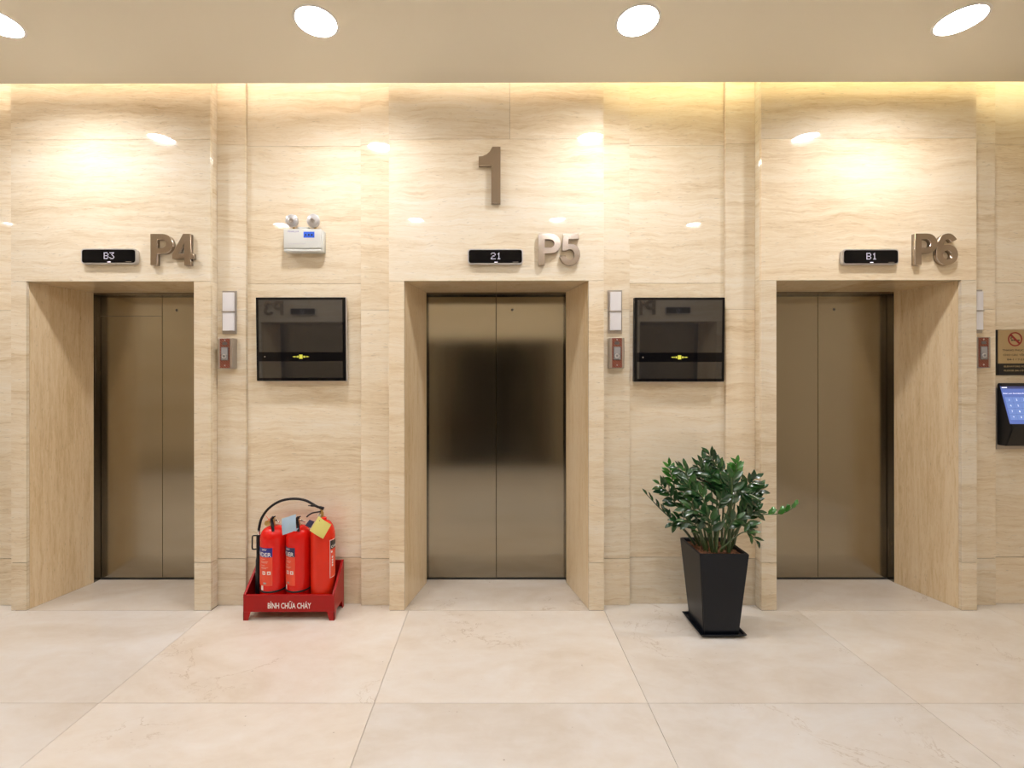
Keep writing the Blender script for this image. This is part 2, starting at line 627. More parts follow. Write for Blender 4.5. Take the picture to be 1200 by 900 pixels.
def build_door(n, bay, label, line=False, leaf=None):
    cx, h, xl, xr, _ = bay
    w = h - SPLAY
    d = thing('door_%d' % n, label, 'elevator door' if leaf is None else 'glass door', (cx, YF + D2, 0), kind='structure')
    y = YF + D2
    # jamb and header lining of the opening
    bm = bmesh.new()
    bm_box(bm, cx - w - 0.03, cx - w, YF + D1 + 0.001, y + 0.004, 0.0, Z2 - 0.001)
    bm_box(bm, cx + w, cx + w + 0.03, YF + D1 + 0.001, y + 0.004, 0.0, Z2 - 0.001)
    bm_box(bm, cx - w, cx + w, YF + D1 + 0.001, y + 0.004, Z2 - 0.012, Z2 - 0.001)
    link('door_frame', done(bm), FRAME_STEEL, d)
    ov = 0.03
    for s in (-1, 1):
        x0, x1 = sorted((cx + s * 0.0012, cx + s * (w + ov)))
        lf = box('door_leaf', x0, x1, y + 0.008, y + 0.045, 0.008, Z2 + 0.02, leaf or STEEL, d, bevel=0.0015)
        if s == 1:
            link('key_hole', lathe([(0.0, 0.003), (0.007, 0.003), (0.0095, 0.0)], cx + w * 0.235, y + 0.008, Z2 - 0.115, 16, 'y'), DARK_METAL, lf)
        elif line:
            box('seam', x0, x1 - 0.001, y + 0.0074, y + 0.0082, Z2 - 0.159, Z2 - 0.157, DARK_METAL, lf)
    box('door_sill', cx - w - 0.03, cx + w + 0.03, y - 0.002, y + 0.06, -0.01, 0.003, DARK_METAL, d)
    return d


wall_back = build_wall('wall_back', 'polished cream travertine wall with three projecting elevator bays', BAYS, ((-1.607, -0.864), (0.871, 1.490)), XL, XR)
LABEL_D = ['brushed bronze steel elevator door under the P4 sign', 'brushed bronze steel elevator door under the P5 sign', 'brushed bronze steel elevator door under the P6 sign']
for k in range(3):
    build_door(k + 1, BAYS[k], LABEL_D[k], line=(k == 0))
# the lobby's other side, seen mirrored in the black screens and steel doors
YO = -0.5
XF = Matrix.Translation((0, YF + YO, 0)) @ Matrix.Rotation(math.pi, 4, 'Z')
SH0, SH2 = -0.10, 0.285
BAYS_O = [tuple(v + SH0 * (k != 1) if v is not None else None for k, v in enumerate(BAYS[0])), (0.0, 1.16, -1.27, 1.27, None), tuple(v + SH2 * (k != 1) if v is not None else None for k, v in enumerate(BAYS[2]))]
build_wall('wall_front', 'travertine wall behind the viewer, mirrored in the black screens', BAYS_O, ((-1.72, -1.42), (1.42, 1.78)), -XR, -XL)
LABEL_O = ['steel elevator door behind the viewer, mirrored in the right black screen', 'wide dark glass door behind the viewer, mirrored in the middle steel door', 'steel elevator door behind the viewer, mirrored in the left black screen']
for k in range(3):
    build_door(k + 4, BAYS_O[k], LABEL_O[k], leaf=DARK_GLASS if k == 1 else None)
XF = Matrix.Identity(4)

# floor: a screed with marble tiles, notched around the projecting bays
floor = box('floor', XL, XR, YO - 0.62, YF + 0.62, -0.06, -0.0125, MORTAR)
tag(floor, 'polished cream marble tile floor of the elevator lobby', 'floor', kind='structure')
TX = [XL, -5.49, -4.26, -3.02, -1.79, -0.545, 0.689, 1.905, 3.13, XR]
TY = [YO, -0.41, 0.41, 1.23, 2.052, YF]
GT = 0.0009


def tile(foot):
    return prism('floor_tile', foot, -0.012, 0.0, MARBLE, floor, bevel=0.0005, color=tone(0.025))


rt = random.Random(11)
for j in range(len(TY) - 1):
    for i in range(len(TX) - 1):
        x0, x1, y0, y1 = TX[i] + GT, TX[i + 1] - GT, TY[j] + GT, TY[j + 1] - GT
        if j < len(TY) - 2:
            tile([(x0, y0), (x1, y0), (x1, y1), (x0, y1)])
            continue
        # last row: runs on under the recessed wall between the bays
        cuts = [x0]
        for b in BAYS:
            for e_ in (b[2], b[3]):
                if x0 + 0.01 < e_ < x1 - 0.01:
                    cuts.append(e_)
        cuts.append(x1)
        top = []
        for a, b in zip(cuts, cuts[1:]):
            mid = (a + b) / 2
            yy = y1 if any(q[2] < mid < q[3] for q in BAYS) else YP + 0.004
            top += [(a, yy), (b, yy)]
        tile([(x0, y0), (x1, y0)] + top[::-1])
for cx, h, xl, xr, _, s in [(*b, 0) for b in BAYS] + [(*b, 1) for b in BAYS_O]:
    # thresholds inside the elevator openings, and the same on the other side
    if True:
        f = [(cx - h, YF + GT), (cx + h, YF + GT), (cx + h, YF + 0.021), (cx + h - SPLAY, YF + D1), (cx + h - SPLAY, YF + D2 - 0.004), (cx - h + SPLAY, YF + D2 - 0.004), (cx - h + SPLAY, YF + D1), (cx - h, YF + 0.021)]
        if s:
            XF = Matrix.Translation((0, YF + YO, 0)) @ Matrix.Rotation(math.pi, 4, 'Z')
        prism('threshold_slab', f, -0.012, 0.0, MARBLE, floor, color=(0.93, 0.91, 0.88))
        XF = Matrix.Identity(4)

# ceiling with a light cove along the elevator wall
LX = [-4.14, -2.52, -0.90, 0.724, 2.35]
Y1, Y2 = 2.298, 0.525
LAMPS = [(x, Y1) for x in LX] + [(x, Y2) for x in LX[1:5]] + [(-5.67, Y2)]
RL = 0.103                                       # radius of the round holes for the downlights
me = shape([[[(XL, YO), (XR, YO), (XR, 2.776), (XL, 2.776)]] + [[(x + RL * math.cos(k * math.pi / 24), y + RL * math.sin(k * math.pi / 24)) for k in range(48)] for x, y in LAMPS]], 0.0, 0.03)
me.transform(Matrix(((1, 0, 0, 0), (0, 0, 1, 0), (0, -1, 0, CEIL), (0, 0, 0, 1))))
ceiling = link('ceiling', me, CEILING)
tag(ceiling, 'smooth beige painted ceiling stopping short of the travertine wall', 'ceiling', kind='structure')
box('cove_lid', XL, XR, 2.60, YF + 0.62, 3.535, 3.565, CEILING, ceiling)
box('cove_back', XL, XR, 2.60, 2.61, CEIL + 0.03, 3.535, CEILING, ceiling)
for nm, x0, lb in (('wall_left', XL - 0.1, 'plain beige wall added out of view to close in light at the left end'), ('wall_right', XR, 'plain beige wall added out of view to bounce light at the right end')):
    w = box(nm, x0, x0 + 0.1, YO - 0.62, YF + 0.62, 0, 3.565, PLASTER)  # unseen end wall, added to keep light in and bounce it back
    tag(w, lb, 'wall', kind='structure')

# ------------------------------------------------------------------ lamps
COVE_L = mat('cove_led_rosy', (1, 1, 1), 0.5, emit=(1.0, 0.88, 0.80), estr=COVE)
COVE_R = mat('cove_led_yellow', (1, 1, 1), 0.5, emit=(1.0, 0.87, 0.56), estr=COVE)
for x0, x1, m, lb in ((XL, 0.70, COVE_L, 'rosy white light strip hidden in the ceiling cove left of centre'), (0.72, XR, COVE_R, 'yellow light strip hidden in the ceiling cove right of centre')):
    t_ = thing('cove_light_strip', lb, 'light strip', ((x0 + x1) / 2, 2.80, 3.535), 'cove light strips')
    box('channel', x0, x1, 2.795, 2.825, 3.52, 3.5345, SILVER, t_)
    box('diffuser', x0 + 0.005, x1 - 0.005, 2.798, 2.822, 3.517, 3.5195, m, t_)

GLOW = mat('downlight_diffuser', (1, 1, 1), 0.5, emit=(0.985, 0.972, 1.0), estr=DOWNLIGHT)


CAN = 0.032                                      # depth of a downlight's white reflector
REFLECTOR = mat('downlight_reflector', (0.88, 0.88, 0.88), 0.6)


def downlight(x, y, label):
    t_ = thing('downlight', label, 'downlight', (x, y, CEIL), 'recessed ceiling downlights')
    link('rim', lathe([(0.0985, -0.0030), (0.108, -0.0025), (0.111, -0.0002), (0.0985, -0.0002)], x, y, CEIL, 48, ring=True), RIM, t_)
    link('reflector', lathe([(0.0985, 0.0), (0.092, CAN), (0.0925, CAN + 0.004), (0.101, CAN + 0.004), (0.1022, 0.0)], x, y, CEIL, 48, ring=True), REFLECTOR, t_)
    link('diffuser', lathe([(0.0, CAN - 0.004), (0.0918, CAN - 0.004), (0.0918, CAN - 0.002), (0.0, CAN - 0.002)], x, y, CEIL, 48), GLOW, t_)


LN = ['beyond the left edge of the photo', 'leftmost of those visible in the ceiling', 'second from left of those visible in the ceiling', 'second from right of those visible in the ceiling', 'rightmost of those visible in the ceiling', 'beyond the right edge of the photo']
for x, n in zip(LX, LN):
    downlight(x, Y1, 'round white ceiling downlight near the wall, ' + n)
LN2 = ['mirrored beside the emergency light', 'mirrored just above the 21 floor indicator', 'mirrored just above the P5 sign', 'mirrored above the right black screen']
for x, n in zip(LX[1:5], LN2):
    downlight(x, Y2, 'round ceiling downlight above the viewer, ' + n)
downlight(-5.67, Y2, 'round ceiling downlight above the viewer, mirrored at far left edge of wall')

# ------------------------------------------------------------------ metal lettering


def arc(cx, cy, rx, ry, a0, a1, n=14):
    """pixel arc, angles in degrees, 90 = up in the picture"""
    return [(cx + rx * math.cos(math.radians(a0 + (a1 - a0) * k / n)), cy - ry * math.sin(math.radians(a0 + (a1 - a0) * k / n))) for k in range(n + 1)]


LD = 0.028
LY = YF - LD


def px_shape(loops_list):
    return shape([[[P(x, y, LY) for x, y in lp] for lp in loops] for loops in loops_list], YF - 0.0005, LD - 0.0005, 0.0)


def glyph_P(x, y):
    o = [(x, y), (x + 14.0, y)] + arc(x + 14.0, y + 11.6, 12.0, 11.6, 90, -90) + [(x + 7.2, y + 23.2), (x + 7.2, y + 36.6), (x, y + 36.6)]
    i = [(x + 7.2, y + 6.6), (x + 13.2, y + 6.6)] + arc(x + 13.2, y + 11.6, 5.4, 5.0, 90, -90) + [(x + 7.2, y + 16.6)]
    return [[o, i]]


def glyph_4(x, y):
    o = [(12.6, 0), (21.3, 0), (21.3, 23.1), (24.6, 23.1), (24.6, 29.2), (21.3, 29.2), (21.3, 36.8), (14.0, 36.8), (14.0, 29.2), (0, 29.2), (0, 23.6)]
    i = [(14.0, 11.0), (14.0, 23.1), (6.9, 23.1)]
    return [[[(x + a, y + b) for a, b in o], [(x + a, y + b) for a, b in i]]]


def glyph_5(x, y):
    o = [(3.2, 0), (21.4, 0), (21.4, 6.2), (9.2, 6.2), (8.7, 12.6)]
    o += [(a, b) for a, b in arc(10.8, 24.6, 12.0, 12.5, 102, -172, 26)]
    o += [(a, b) for a, b in arc(10.8, 24.6, 5.4, 6.3, -168, 128, 22)]
    o += [(7.0, 20.0), (1.8, 20.0)]
    return [[[(x + a, y + b) for a, b in o]]]


def glyph_6(x, y):
    o = arc(13.0, 18.3, 13.0, 18.3, 38, 178, 20) + arc(12.3, 24.8, 12.3, 12.0, 190, 472, 40) + arc(13.2, 18.6, 6.4, 12.0, 160, 46, 16)
    i = arc(12.3, 25.0, 5.4, 5.4, 0, 354, 24)
    return [[[(x + a, y + b) for a, b in o], [(x + a, y + b) for a, b in i]]]


def glyph_3(x, y):
    a = arc(x + 11.5, y + 10.3, 11, 10.3, 160, -60, 20) + arc(x + 11.5, y + 10.3, 5, 4.4, -60, 160, 16)
    b = arc(x + 11.5, y + 25.5, 12, 11.3, 60, -160, 20) + arc(x + 11.5, y + 25.5, 5.5, 5.2, -160, 60, 16)
    return [[a], [b]]


def glyph_1(x, y):
    o = [(8, 0), (15, 0), (15, 36.8), (7.6, 36.8), (7.6, 11), (0, 11), (0, 5.5), (5, 4.5)]
    return [[[(x + a, y + b) for a, b in o]]]


def elevator_sign(digit, px, pd, py, label, group='elevator numbers', gl=None):
    x, z = P(px + 25, py + 36, LY)
    t_ = thing('elevator_sign', label, 'sign', (x, YF, z), group)
    link('letter', px_shape(glyph_P(px, py)), LETTER, t_)
    link('digit', px_shape(gl(pd, py)), LETTER, t_)


elevator_sign('4', 176.2, 201.8, 273.4, 'large brushed metal P4 sign above the left elevator', gl=glyph_4)
elevator_sign('5', 631.5, 657.6, 273.7, 'large brushed metal P5 sign above the middle elevator', gl=glyph_5)
elevator_sign('6', 1072.4, 1097.6, 274.4, 'large brushed metal P6 sign above the right elevator', gl=glyph_6)
one = px_shape([[[(587, 172), (587, 237.7), (576.2, 237.7), (576.2, 193.6), (561.5, 193.6), (561.5, 183.3), (566, 182.9), (570.5, 181.0), (574.4, 177.6), (577.4, 172)]]])
tag(link('floor_number', one, LETTER), 'tall brushed metal numeral 1 high above the middle elevator', 'number')

# ------------------------------------------------------------------ floor indicators
FONT57 = {
    'B': ['11110', '10001', '10001', '11110', '10001', '10001', '11110'],
    '3': ['11111', '00010', '00100', '00010', '00001', '10001', '01110'],
    '2': ['01110', '10001', '00001', '00110', '01000', '10000', '11111'],
    '1': ['00100', '01100', '00100', '00100', '00100', '00100', '01110'],
}


def indicator(x0, x1, z0, z1, chars, label, group='floor indicators'):
    d = 0.025
    t_ = thing('floor_indicator', label, 'display', ((x0 + x1) / 2, YF, z0), group)
    box('body', x0, x1, YF - d, YF - 0.0005, z0, z1, SILVER, t_, bevel=0.020, seg=5, edges='y')
    b = 0.0075
    sc = box('screen', x0 + b, x1 - b, YF - d - 0.002, YF - d - 0.0002, z0 + b, z1 - b, GLASS_BLACK, t_, bevel=0.014, seg=4, edges='y')
    bm = bmesh.new()
    dot, yy = 0.0060, YF - d - 0.0028
    w = len(chars) * 6 - 1
    ox, oz = (x0 + x1) / 2 - w * dot / 2 + 0.004, (z0 + z1) / 2 + 4.0 * dot
    for k, ch in enumerate(chars):
        for r, row in enumerate(FONT57[ch]):
            for c_, v in enumerate(row):
                if v == '1':
                    x = ox + (k * 6 + c_) * dot
                    z = oz - r * dot
                    bm_box(bm, x + 0.0012, x + dot - 0.0012, yy, yy + 0.0006, z - dot + 0.0012, z - 0.0012)
    link('digits', done(bm), DIGIT, sc)
    xm = (x0 + x1) / 2
    box('lamp', xm - 0.006, xm + 0.014, yy, yy + 0.0006, z0 + b + 0.002, z0 + b + 0.007, DIGIT, sc)
    box('print', x1 - 0.066, x1 - 0.030, yy + 0.0002, yy + 0.0007, z0 + b + 0.004, z0 + b + 0.007, GREY_PLATE, sc)


for (a, b, c_, d_), ch, lb in (((94.6, 159.6, 290.6, 308.6), 'B3', 'black floor indicator showing B3 left of the P4 sign'), ((548.5, 613.5, 291.6, 309.6), '21', 'black floor indicator showing 21 left of the P5 sign'), ((987.4, 1053.0, 292.6, 310.6), 'B1', 'black floor indicator showing B1 left of the P6 sign')):
    x0, z1 = P(a, c_, YF - 0.025)
    x1, z0 = P(b, d_, YF - 0.025)
    indicator(x0, x1, z0, z1, ch, lb)

# the other side of the lobby: what the black screens mirror
XF = Matrix.Translation((0, YF + YO, 0)) @ Matrix.Rotation(math.pi, 4, 'Z')
for (a, b, c_, d_), ch, lb, gx, gl, n, side in (((94.6 - 18.6, 159.6 - 18.6, 290.6, 308.6), '21', 'floor indicator behind the viewer, mirrored in the right black screen', 176.2 - 10.0, glyph_1, '1', 'right'),
                                       ((987.4 + 53, 1053.0 + 53, 292.6, 310.6), '12', 'floor indicator behind the viewer, mirrored in the left black screen', 1072.4 + 53, glyph_3, '3', 'left')):
    x0, z1 = P(a, c_, YF - 0.025)
    x1, z0 = P(b, d_, YF - 0.025)
    indicator(x0, x1, z0, z1, ch, lb, 'floor indicators behind the viewer')
    elevator_sign(n, gx, gx + 25.6, 274, 'metal letter and digit behind the viewer, mirrored in the %s black screen' % side, 'elevator numbers behind the viewer', gl)
XF = Matrix.Identity(4)

# ------------------------------------------------------------------ white double plates and hatched call boxes on the strips


def call_plate(cx, label):
    t_ = thing('call_plate', label, 'switch plate', (cx, YS, 1.73), 'white double plates')
    z0, z1 = 1.752, 2.030
    w = 0.0465
    box('back_plate', cx - w, cx + w, YS - 0.006, YS - 0.0003, z0, z1, GREY_PLATE, t_, bevel=0.001)
    zm = 1.893
    for a, b in ((z0 + 0.019, zm - 0.003), (zm + 0.003, z1 - 0.013)):
        box('white_plate', cx - 0.036, cx + 0.036, YS - 0.022, YS - 0.0062, a, b, WHITE_CARD, t_, bevel=0.0015)
    box('divider', cx - 0.040, cx + 0.040, YS - 0.026, YS - 0.0062, zm - 0.0026, zm + 0.0026, GREY_PLATE, t_)


def alarm_box(cx, label):
    t_ = thing('alarm_box', label, 'alarm box', (cx, YS, 1.527), 'red hatched alarm boxes')
    z0, z1, yf = 1.527, 1.722, YS - 0.054
    w = 0.047
    box('housing', cx - w, cx + w, yf, YS - 0.0003, z0, z1, GREY_PLATE, t_, bevel=0.003)
    f = box('face_plate', cx - 0.031, cx + 0.031, yf - 0.002, yf - 0.0002, z0 + 0.004, z1 - 0.004, HATCH, t_)
    box('window_frame', cx - 0.024, cx + 0.024, yf - 0.005, yf - 0.0022, z0 + 0.052, z1 - 0.058, DARK_METAL, t_, bevel=0.001)
    box('window', cx - 0.019, cx + 0.019, yf - 0.0062, yf - 0.0052, z0 + 0.056, z1 - 0.062, WINDOW_GLASS, t_)
    link('button', lathe([(0.009, 0.0), (0.0135, 0.0), (0.0135, 0.004), (0.009, 0.004)], cx - 0.002, yf - 0.0063, z0 + 0.078, 20, 'y', ring=True), SILVER, t_)
    box('plate', cx - 0.015, cx + 0.015, yf - 0.0035, yf - 0.0021, z1 - 0.045, z1 - 0.026, DARK_METAL, t_)
    for z in (z0 + 0.02, z1 - 0.015):
        link('screw', lathe([(0.0, 0.0015), (0.004, 0.001), (0.0045, 0.0)], cx, yf - 0.0021, z, 10, 'y'), SILVER, t_)


SW = [-1.709, 0.774, 3.088]
for cx, n in zip(SW, ('beside the left elevator', 'right of the middle elevator', 'right of the right elevator')):
    call_plate(cx, 'white two-square plate on a grey back ' + n)
    alarm_box(cx, 'red hatched metal alarm box with small window ' + n)

# ------------------------------------------------------------------ black screens


def wall_screen(px0, py0, px1, py1, label):
    yf = 2.906
    x0, z1 = P(px0, py0, yf)
    x1, z0 = P(px1, py1, yf)
    cx = (x0 + x1) / 2
    t_ = thing('wall_screen', label, 'screen', (cx, YP, z0), 'black wall screens')
    til = Matrix.Translation((0, yf + 0.02, z0)) @ Matrix.Rotation(math.radians(1.37), 4, 'X') @ Matrix.Translation((0, -yf - 0.02, -z0))
    global XF
    XF = til
    box('housing', x0, x1, yf, yf + 0.030, z0, z1, BLACK_P, t_, bevel=0.002)
    box('edge_trim', x0 + 0.003, x1 + 0.002, yf + 0.006, yf + 0.034, z0 - 0.002, z1 - 0.003, SILVER, t_)
    g = box('front_glass', x0 + 0.002, x1 - 0.002, yf - 0.003, yf - 0.0002, z0 + 0.002, z1 - 0.002, GLASS_BLACK, t_)
    b = 0.018
    hh = z1 - z0
    box('display_panel', x0 + b, x1 - b, yf - 0.0036, yf - 0.0031, z0 + 0.345 * hh, z1 - 0.0165, GLASS_PANEL, g)
    box('display_panel', x0 + b, x1 - b, yf - 0.0036, yf - 0.0031, z0 + 0.019, z0 + 0.235 * hh, GLASS_PANEL, g)
    zl = z0 + 0.29 * hh
    bm = bmesh.new()
    yy = yf - 0.0038
    bm_box(bm, cx - 0.011, cx + 0.011, yy, yy + 0.0006, zl - 0.013, zl + 0.013)
    for s in (-1, 1):
        bm_box(bm, cx + s * 0.020 - 0.004, cx + s * 0.020 + 0.004, yy, yy + 0.0006, zl - 0.006, zl + 0.006)
        for p0, p1, hh_ in ((0.028, 0.036, 0.0055), (0.038, 0.054, 0.0045)):
            v = [bm.verts.new((cx + s * p0, yy, zl - hh_)), bm.verts.new((cx + s * p0, yy, zl + hh_)), bm.verts.new((cx + s * p1, yy, zl))]
            bm.faces.new(v if s > 0 else v[::-1])
    link('emblem', done(bm), YEL, g)
    link('sensor', lathe([(0.0, 0.0006), (0.004, 0.0006), (0.004, 0.0)], x0 + 0.055, yf - 0.0031, zl, 12, 'y'), GREY_PLATE, g)
    XF = Matrix.Identity(4)
    bm = bmesh.new()
    bm_box(bm, cx - 0.12, cx + 0.12, yf + 0.036, YP - 0.0004, z0 + 0.15, z0 + 0.38)
    link('wall_bracket', done(bm), BLACK_P, t_)


wall_screen(301, 348.4, 405.6, 446, 'square black glass wall screen above the fire extinguishers')
wall_screen(743.2, 349.2, 848.6, 447.4, 'square black glass wall screen above the potted plant')

# ------------------------------------------------------------------ emergency light


def emergency_light():
    yf = YP - 0.062
    x0, z1 = P(332.2, 267.5, yf)
    x1, z0 = P(376.6, 293.2, yf)
    t_ = thing('emergency_light', 'white twin-head emergency light on the wall above the left screen', 'emergency light', ((x0 + x1) / 2, YP, z0))
    body = box('body', x0, x1, yf, YP - 0.02, z0 + 0.012, z1, WHITE_P, t_, bevel=0.007, seg=3)
    box('lower_lip', x0 + 0.001, x1 - 0.001, yf + 0.002, YP - 0.012, z0 - 0.008, z0 + 0.0115, WHITE_P, t_, bevel=0.006, seg=3)
    box('back_shell', x0 + 0.012, x1 + 0.008, YP - 0.045, YP - 0.0005, z0 - 0.004, z1 - 0.004, WHITE_P, t_, bevel=0.005, seg=2)
    bx0, bz1 = P(356.0, 271.2, yf)
    bx1, bz0 = P(368.8, 278.2, yf)
    lab = box('label', bx0, bx1, yf - 0.0008, yf - 0.0001, bz0, bz1, BLUE_LAB, body)
    for k in (0.2, 0.48, 0.76):
        link('button', lathe([(0.0, 0.0012), (0.0055, 0.001), (0.006, 0.0)], bx0 + (bx1 - bx0) * k, yf - 0.0008, (bz0 + bz1) / 2 - 0.001, 12, 'y'), INK_BLACK, body)
    tx, tz = P(337.8, 270.9, yf)
    wall_text('brand_print', 'FINALUX', tx, yf - 0.0005, tz, 0.010, PURPLE_INK, body, width=0.070, weight=0.01, align='LEFT')
    tx, tz = P(337.8, 285.2, yf)
    wall_text('small_print', 'AUTO EMERGENCY LIGHT', tx, yf - 0.0005, tz, 0.007, mat('faint_ink', (0.5, 0.48, 0.55), 0.5), body, width=0.112, align='LEFT')
    box('top_bar', x0 + 0.08, x1 - 0.085, yf + 0.02, YP - 0.02, z1 + 0.0, z1 + 0.018, WHITE_P, t_, bevel=0.003)
    for px, r, rz in ((340.6, 7.4, 6), (365.9, 8.0, -6)):
        hx, hz = P(px, 256.9, yf - 0.03)
        rr = r * (yf - 0.03) / F
        h = lathe([(0.0, -0.045), (rr * 0.55, -0.042), (rr * 0.9, -0.012), (rr, 0.0), (rr, 0.006), (rr * 0.93, 0.008)], 0, 0, 0, 28, 'y')
        tr = Matrix.Translation((hx, yf - 0.005, hz)) @ Matrix.Rotation(math.radians(rz), 4, 'Z') @ Matrix.Rotation(math.radians(6), 4, 'X')
        h.transform(tr)
        ho = link('lamp_head', h, SILVER, t_)
        l = lathe([(rr * 0.92, 0.0065), (rr * 0.80, 0.010), (rr * 0.45, 0.0145), (0.0, 0.016)], 0, 0, 0, 28, 'y')
        l.transform(tr)
        link('lens', l, CLEAR, ho)
        l = lathe([(rr * 0.34, 0.0150), (rr * 0.34, 0.019), (rr * 0.18, 0.019), (rr * 0.12, 0.0165), (0.0, 0.0165)], 0, 0, 0, 20, 'y')
        l.transform(tr)
        link('bulb_ring', l, GREY_PLATE, ho)
        link('neck', tube([(hx, yf + 0.02, z1 - 0.004), (hx, yf + 0.02, z1 + 0.012), (hx, yf + 0.012, hz - rr * 0.8)], [0.010, 0.008, 0.008], 10), BRASS, ho)


emergency_light()

# ------------------------------------------------------------------ sign and touch terminal at the right edge


def no_smoking_sign():
    yf = YP - 0.012
    x0, z1 = P(1167.3, 387.2, yf)
    x1 = x0 + 0.250
    _, z0 = P(0, 440.4, yf)
    _, zm = P(0, 426.6, yf)
    cx = P(1189.2, 0, yf)[0]
    t_ = thing('no_smoking_sign', 'gold and black no-smoking sign plate above the touch terminal', 'sign', ((x0 + x1) / 2, YP, z0))
    bp = box('back_plate', x0, x1, yf + 0.002, YP - 0.0004, z0, z1, INK_BLACK, t_, bevel=0.001)
    box('gold_plate', x0 + 0.008, x1 - 0.002, yf, yf + 0.0018, zm, z1 - 0.001, SIGN_GOLD, t_)
    box('black_plate', x0 + 0.008, x1 - 0.002, yf, yf + 0.0018, z0 + 0.001, zm - 0.001, BLACK_P, t_)
    sx, sz = P(1188.6, 398.2, yf)
    ro, ri = 0.046, 0.038
    me = shape([[[(sx + r * math.cos(a * math.pi / 20), sz + r * math.sin(a * math.pi / 20)) for a in range(40)] for r in (ro, ri)]], yf - 0.0002, 0.0008)
    link('ban_ring', me, SIGN_RED, t_)
    w = 0.0042
    q = [(-0.028 - w, 0.028 - w), (-0.028 + w, 0.028 + w), (0.028 + w, -0.028 + w), (0.028 - w, -0.028 - w)]
    link('ban_bar', shape([[[(sx + a, sz + b) for a, b in q]]], yf - 0.0006, 0.0008), SIGN_RED, t_)
    bm = bmesh.new()
    bm_box(bm, sx - 0.010, sx + 0.030, yf - 0.0005, yf - 0.0001, sz - 0.011, sz - 0.004)
    bm_box(bm, sx - 0.026, sx - 0.012, yf - 0.0005, yf - 0.0001, sz - 0.011, sz - 0.004)
    link('cigarette', done(bm), INK_BLACK, t_)
    link('smoke', tube(bez([(sx - 0.024, yf - 0.001, sz + 0.0), (sx - 0.028, yf - 0.001, sz + 0.008), (sx - 0.019, yf - 0.001, sz + 0.012), (sx - 0.022, yf - 0.001, sz + 0.022)], 6), 0.0014, 6), INK_BLACK, t_)
    for py, body, hgt, wd_, m in ((411.0, 'THANG PHỤC VỤ', 0.0115, 0.170, INK_BLACK), (416.6, 'CHO CÁC TẦNG', 0.0115, 0.160, INK_BLACK), (421.9, 'B4-1 / 7-21', 0.0115, 0.108, INK_BLACK), (430.0, 'ELEVATORS FOR', 0.0100, 0.150, SIGN_GOLD), (434.9, 'FLOOR B4-1/7-21', 0.0100, 0.150, SIGN_GOLD)):
        tz = P(0, py, yf)[1]
        wall_text('lettering', body, cx, yf - 0.0005, tz, hgt, m, t_, width=wd_, weight=0.02)


no_smoking_sign()


def touch_terminal():
    yb = YP
    x0, z1 = P(1168.6, 449.6, 2.94)
    x1 = x0 + 0.27
    z0 = P(0, 523.0, 2.90)[1]
    cx = P(1189.8, 0, 2.90)[0]
    t_ = thing('touch_terminal', 'black wedge touch terminal with blue keypad screen below the sign', 'terminal', ((x0 + x1) / 2, YP, z0))
    box('back_plate', x0 - 0.004, x1 + 0.004, YP - 0.008, YP - 0.0004, z0 - 0.028, z1 - 0.03, GREY_PLATE, t_, bevel=0.001)
    # housing: screen leans back towards the top, chin tucks in below it
    prof = [(YP - 0.009, z1), (YP - 0.030, z1), (YP - 0.098, z1 - 0.285), (YP - 0.060, z0), (YP - 0.009, z0)]
    bm = bmesh.new()
    a = [bm.verts.new((x0, y, z)) for y, z in prof]
    b = [bm.verts.new((x1, y, z)) for y, z in prof]
    bm.faces.new(a)
    bm.faces.new(b[::-1])
    for i in range(len(prof)):
        j = (i + 1) % len(prof)
        bm.faces.new((a[i], a[j], b[j], b[i]))
    bmesh.ops.recalc_face_normals(bm, faces=bm.faces)
    bmesh.ops.bevel(bm, geom=bm.edges[:], offset=0.004, segments=2, affect='EDGES')
    link('housing', done(bm, True, 30), BLACK_P, t_)
    # frame of the leaning face: u along x, v up the slope, w outwards
    p0 = Vector((cx, YP - 0.098, z1 - 0.285))
    v = Vector((0, 0.068, 0.285)).normalized()
    n = Vector((0, -v.z, v.y))
    if n.y > 0:
        n = -n
    M = Matrix(((1, v.x, n.x, p0.x), (0, v.y, n.y, p0.y), (0, v.z, n.z, p0.z), (0, 0, 0, 1)))
    global XF
    XF = M
    hw = 0.078
    sc = box('screen', -hw, hw, 0.030, 0.272, -0.002, 0.0012, SCREEN_BLUE, t_)
    box('screen_header', -hw, hw, 0.256, 0.272, 0.0013, 0.0018, SCREEN_DARK, sc)

    def txt(body, x, y, h_, w_=None, al='CENTER'):
        me = text_mesh(body, h_, w_, 0.01, al)
        me.transform(Matrix.Translation((x, y, 0.0026)))
        link('text', me, KEY_WHITE, sc)
    box('header_mark', -hw + 0.004, -hw + 0.038, 0.261, 0.267, 0.0019, 0.0023, KEY_WHITE, sc)
    txt('Enter your destination floor', 0, 0.226, 0.008, 0.148)
    rows = ['123', '456', '789', '*0#']
    for r, row in enumerate(rows):
        for k, ch in enumerate(row):
            kx, ky = (k - 1) * 0.047, 0.184 - r * 0.037
            box('key', kx - 0.0222, kx + 0.0222, ky - 0.0172, ky + 0.0172, 0.0013, 0.0022, KEY_BLUE, sc)
            txt(ch, kx, ky, 0.012)
    XF = Matrix.Identity(4)


touch_terminal()

# ------------------------------------------------------------------ fire extinguishers in their red stand
SX0, SX1, SY0, SY1 = -1.523, -0.972, 2.75, 2.928


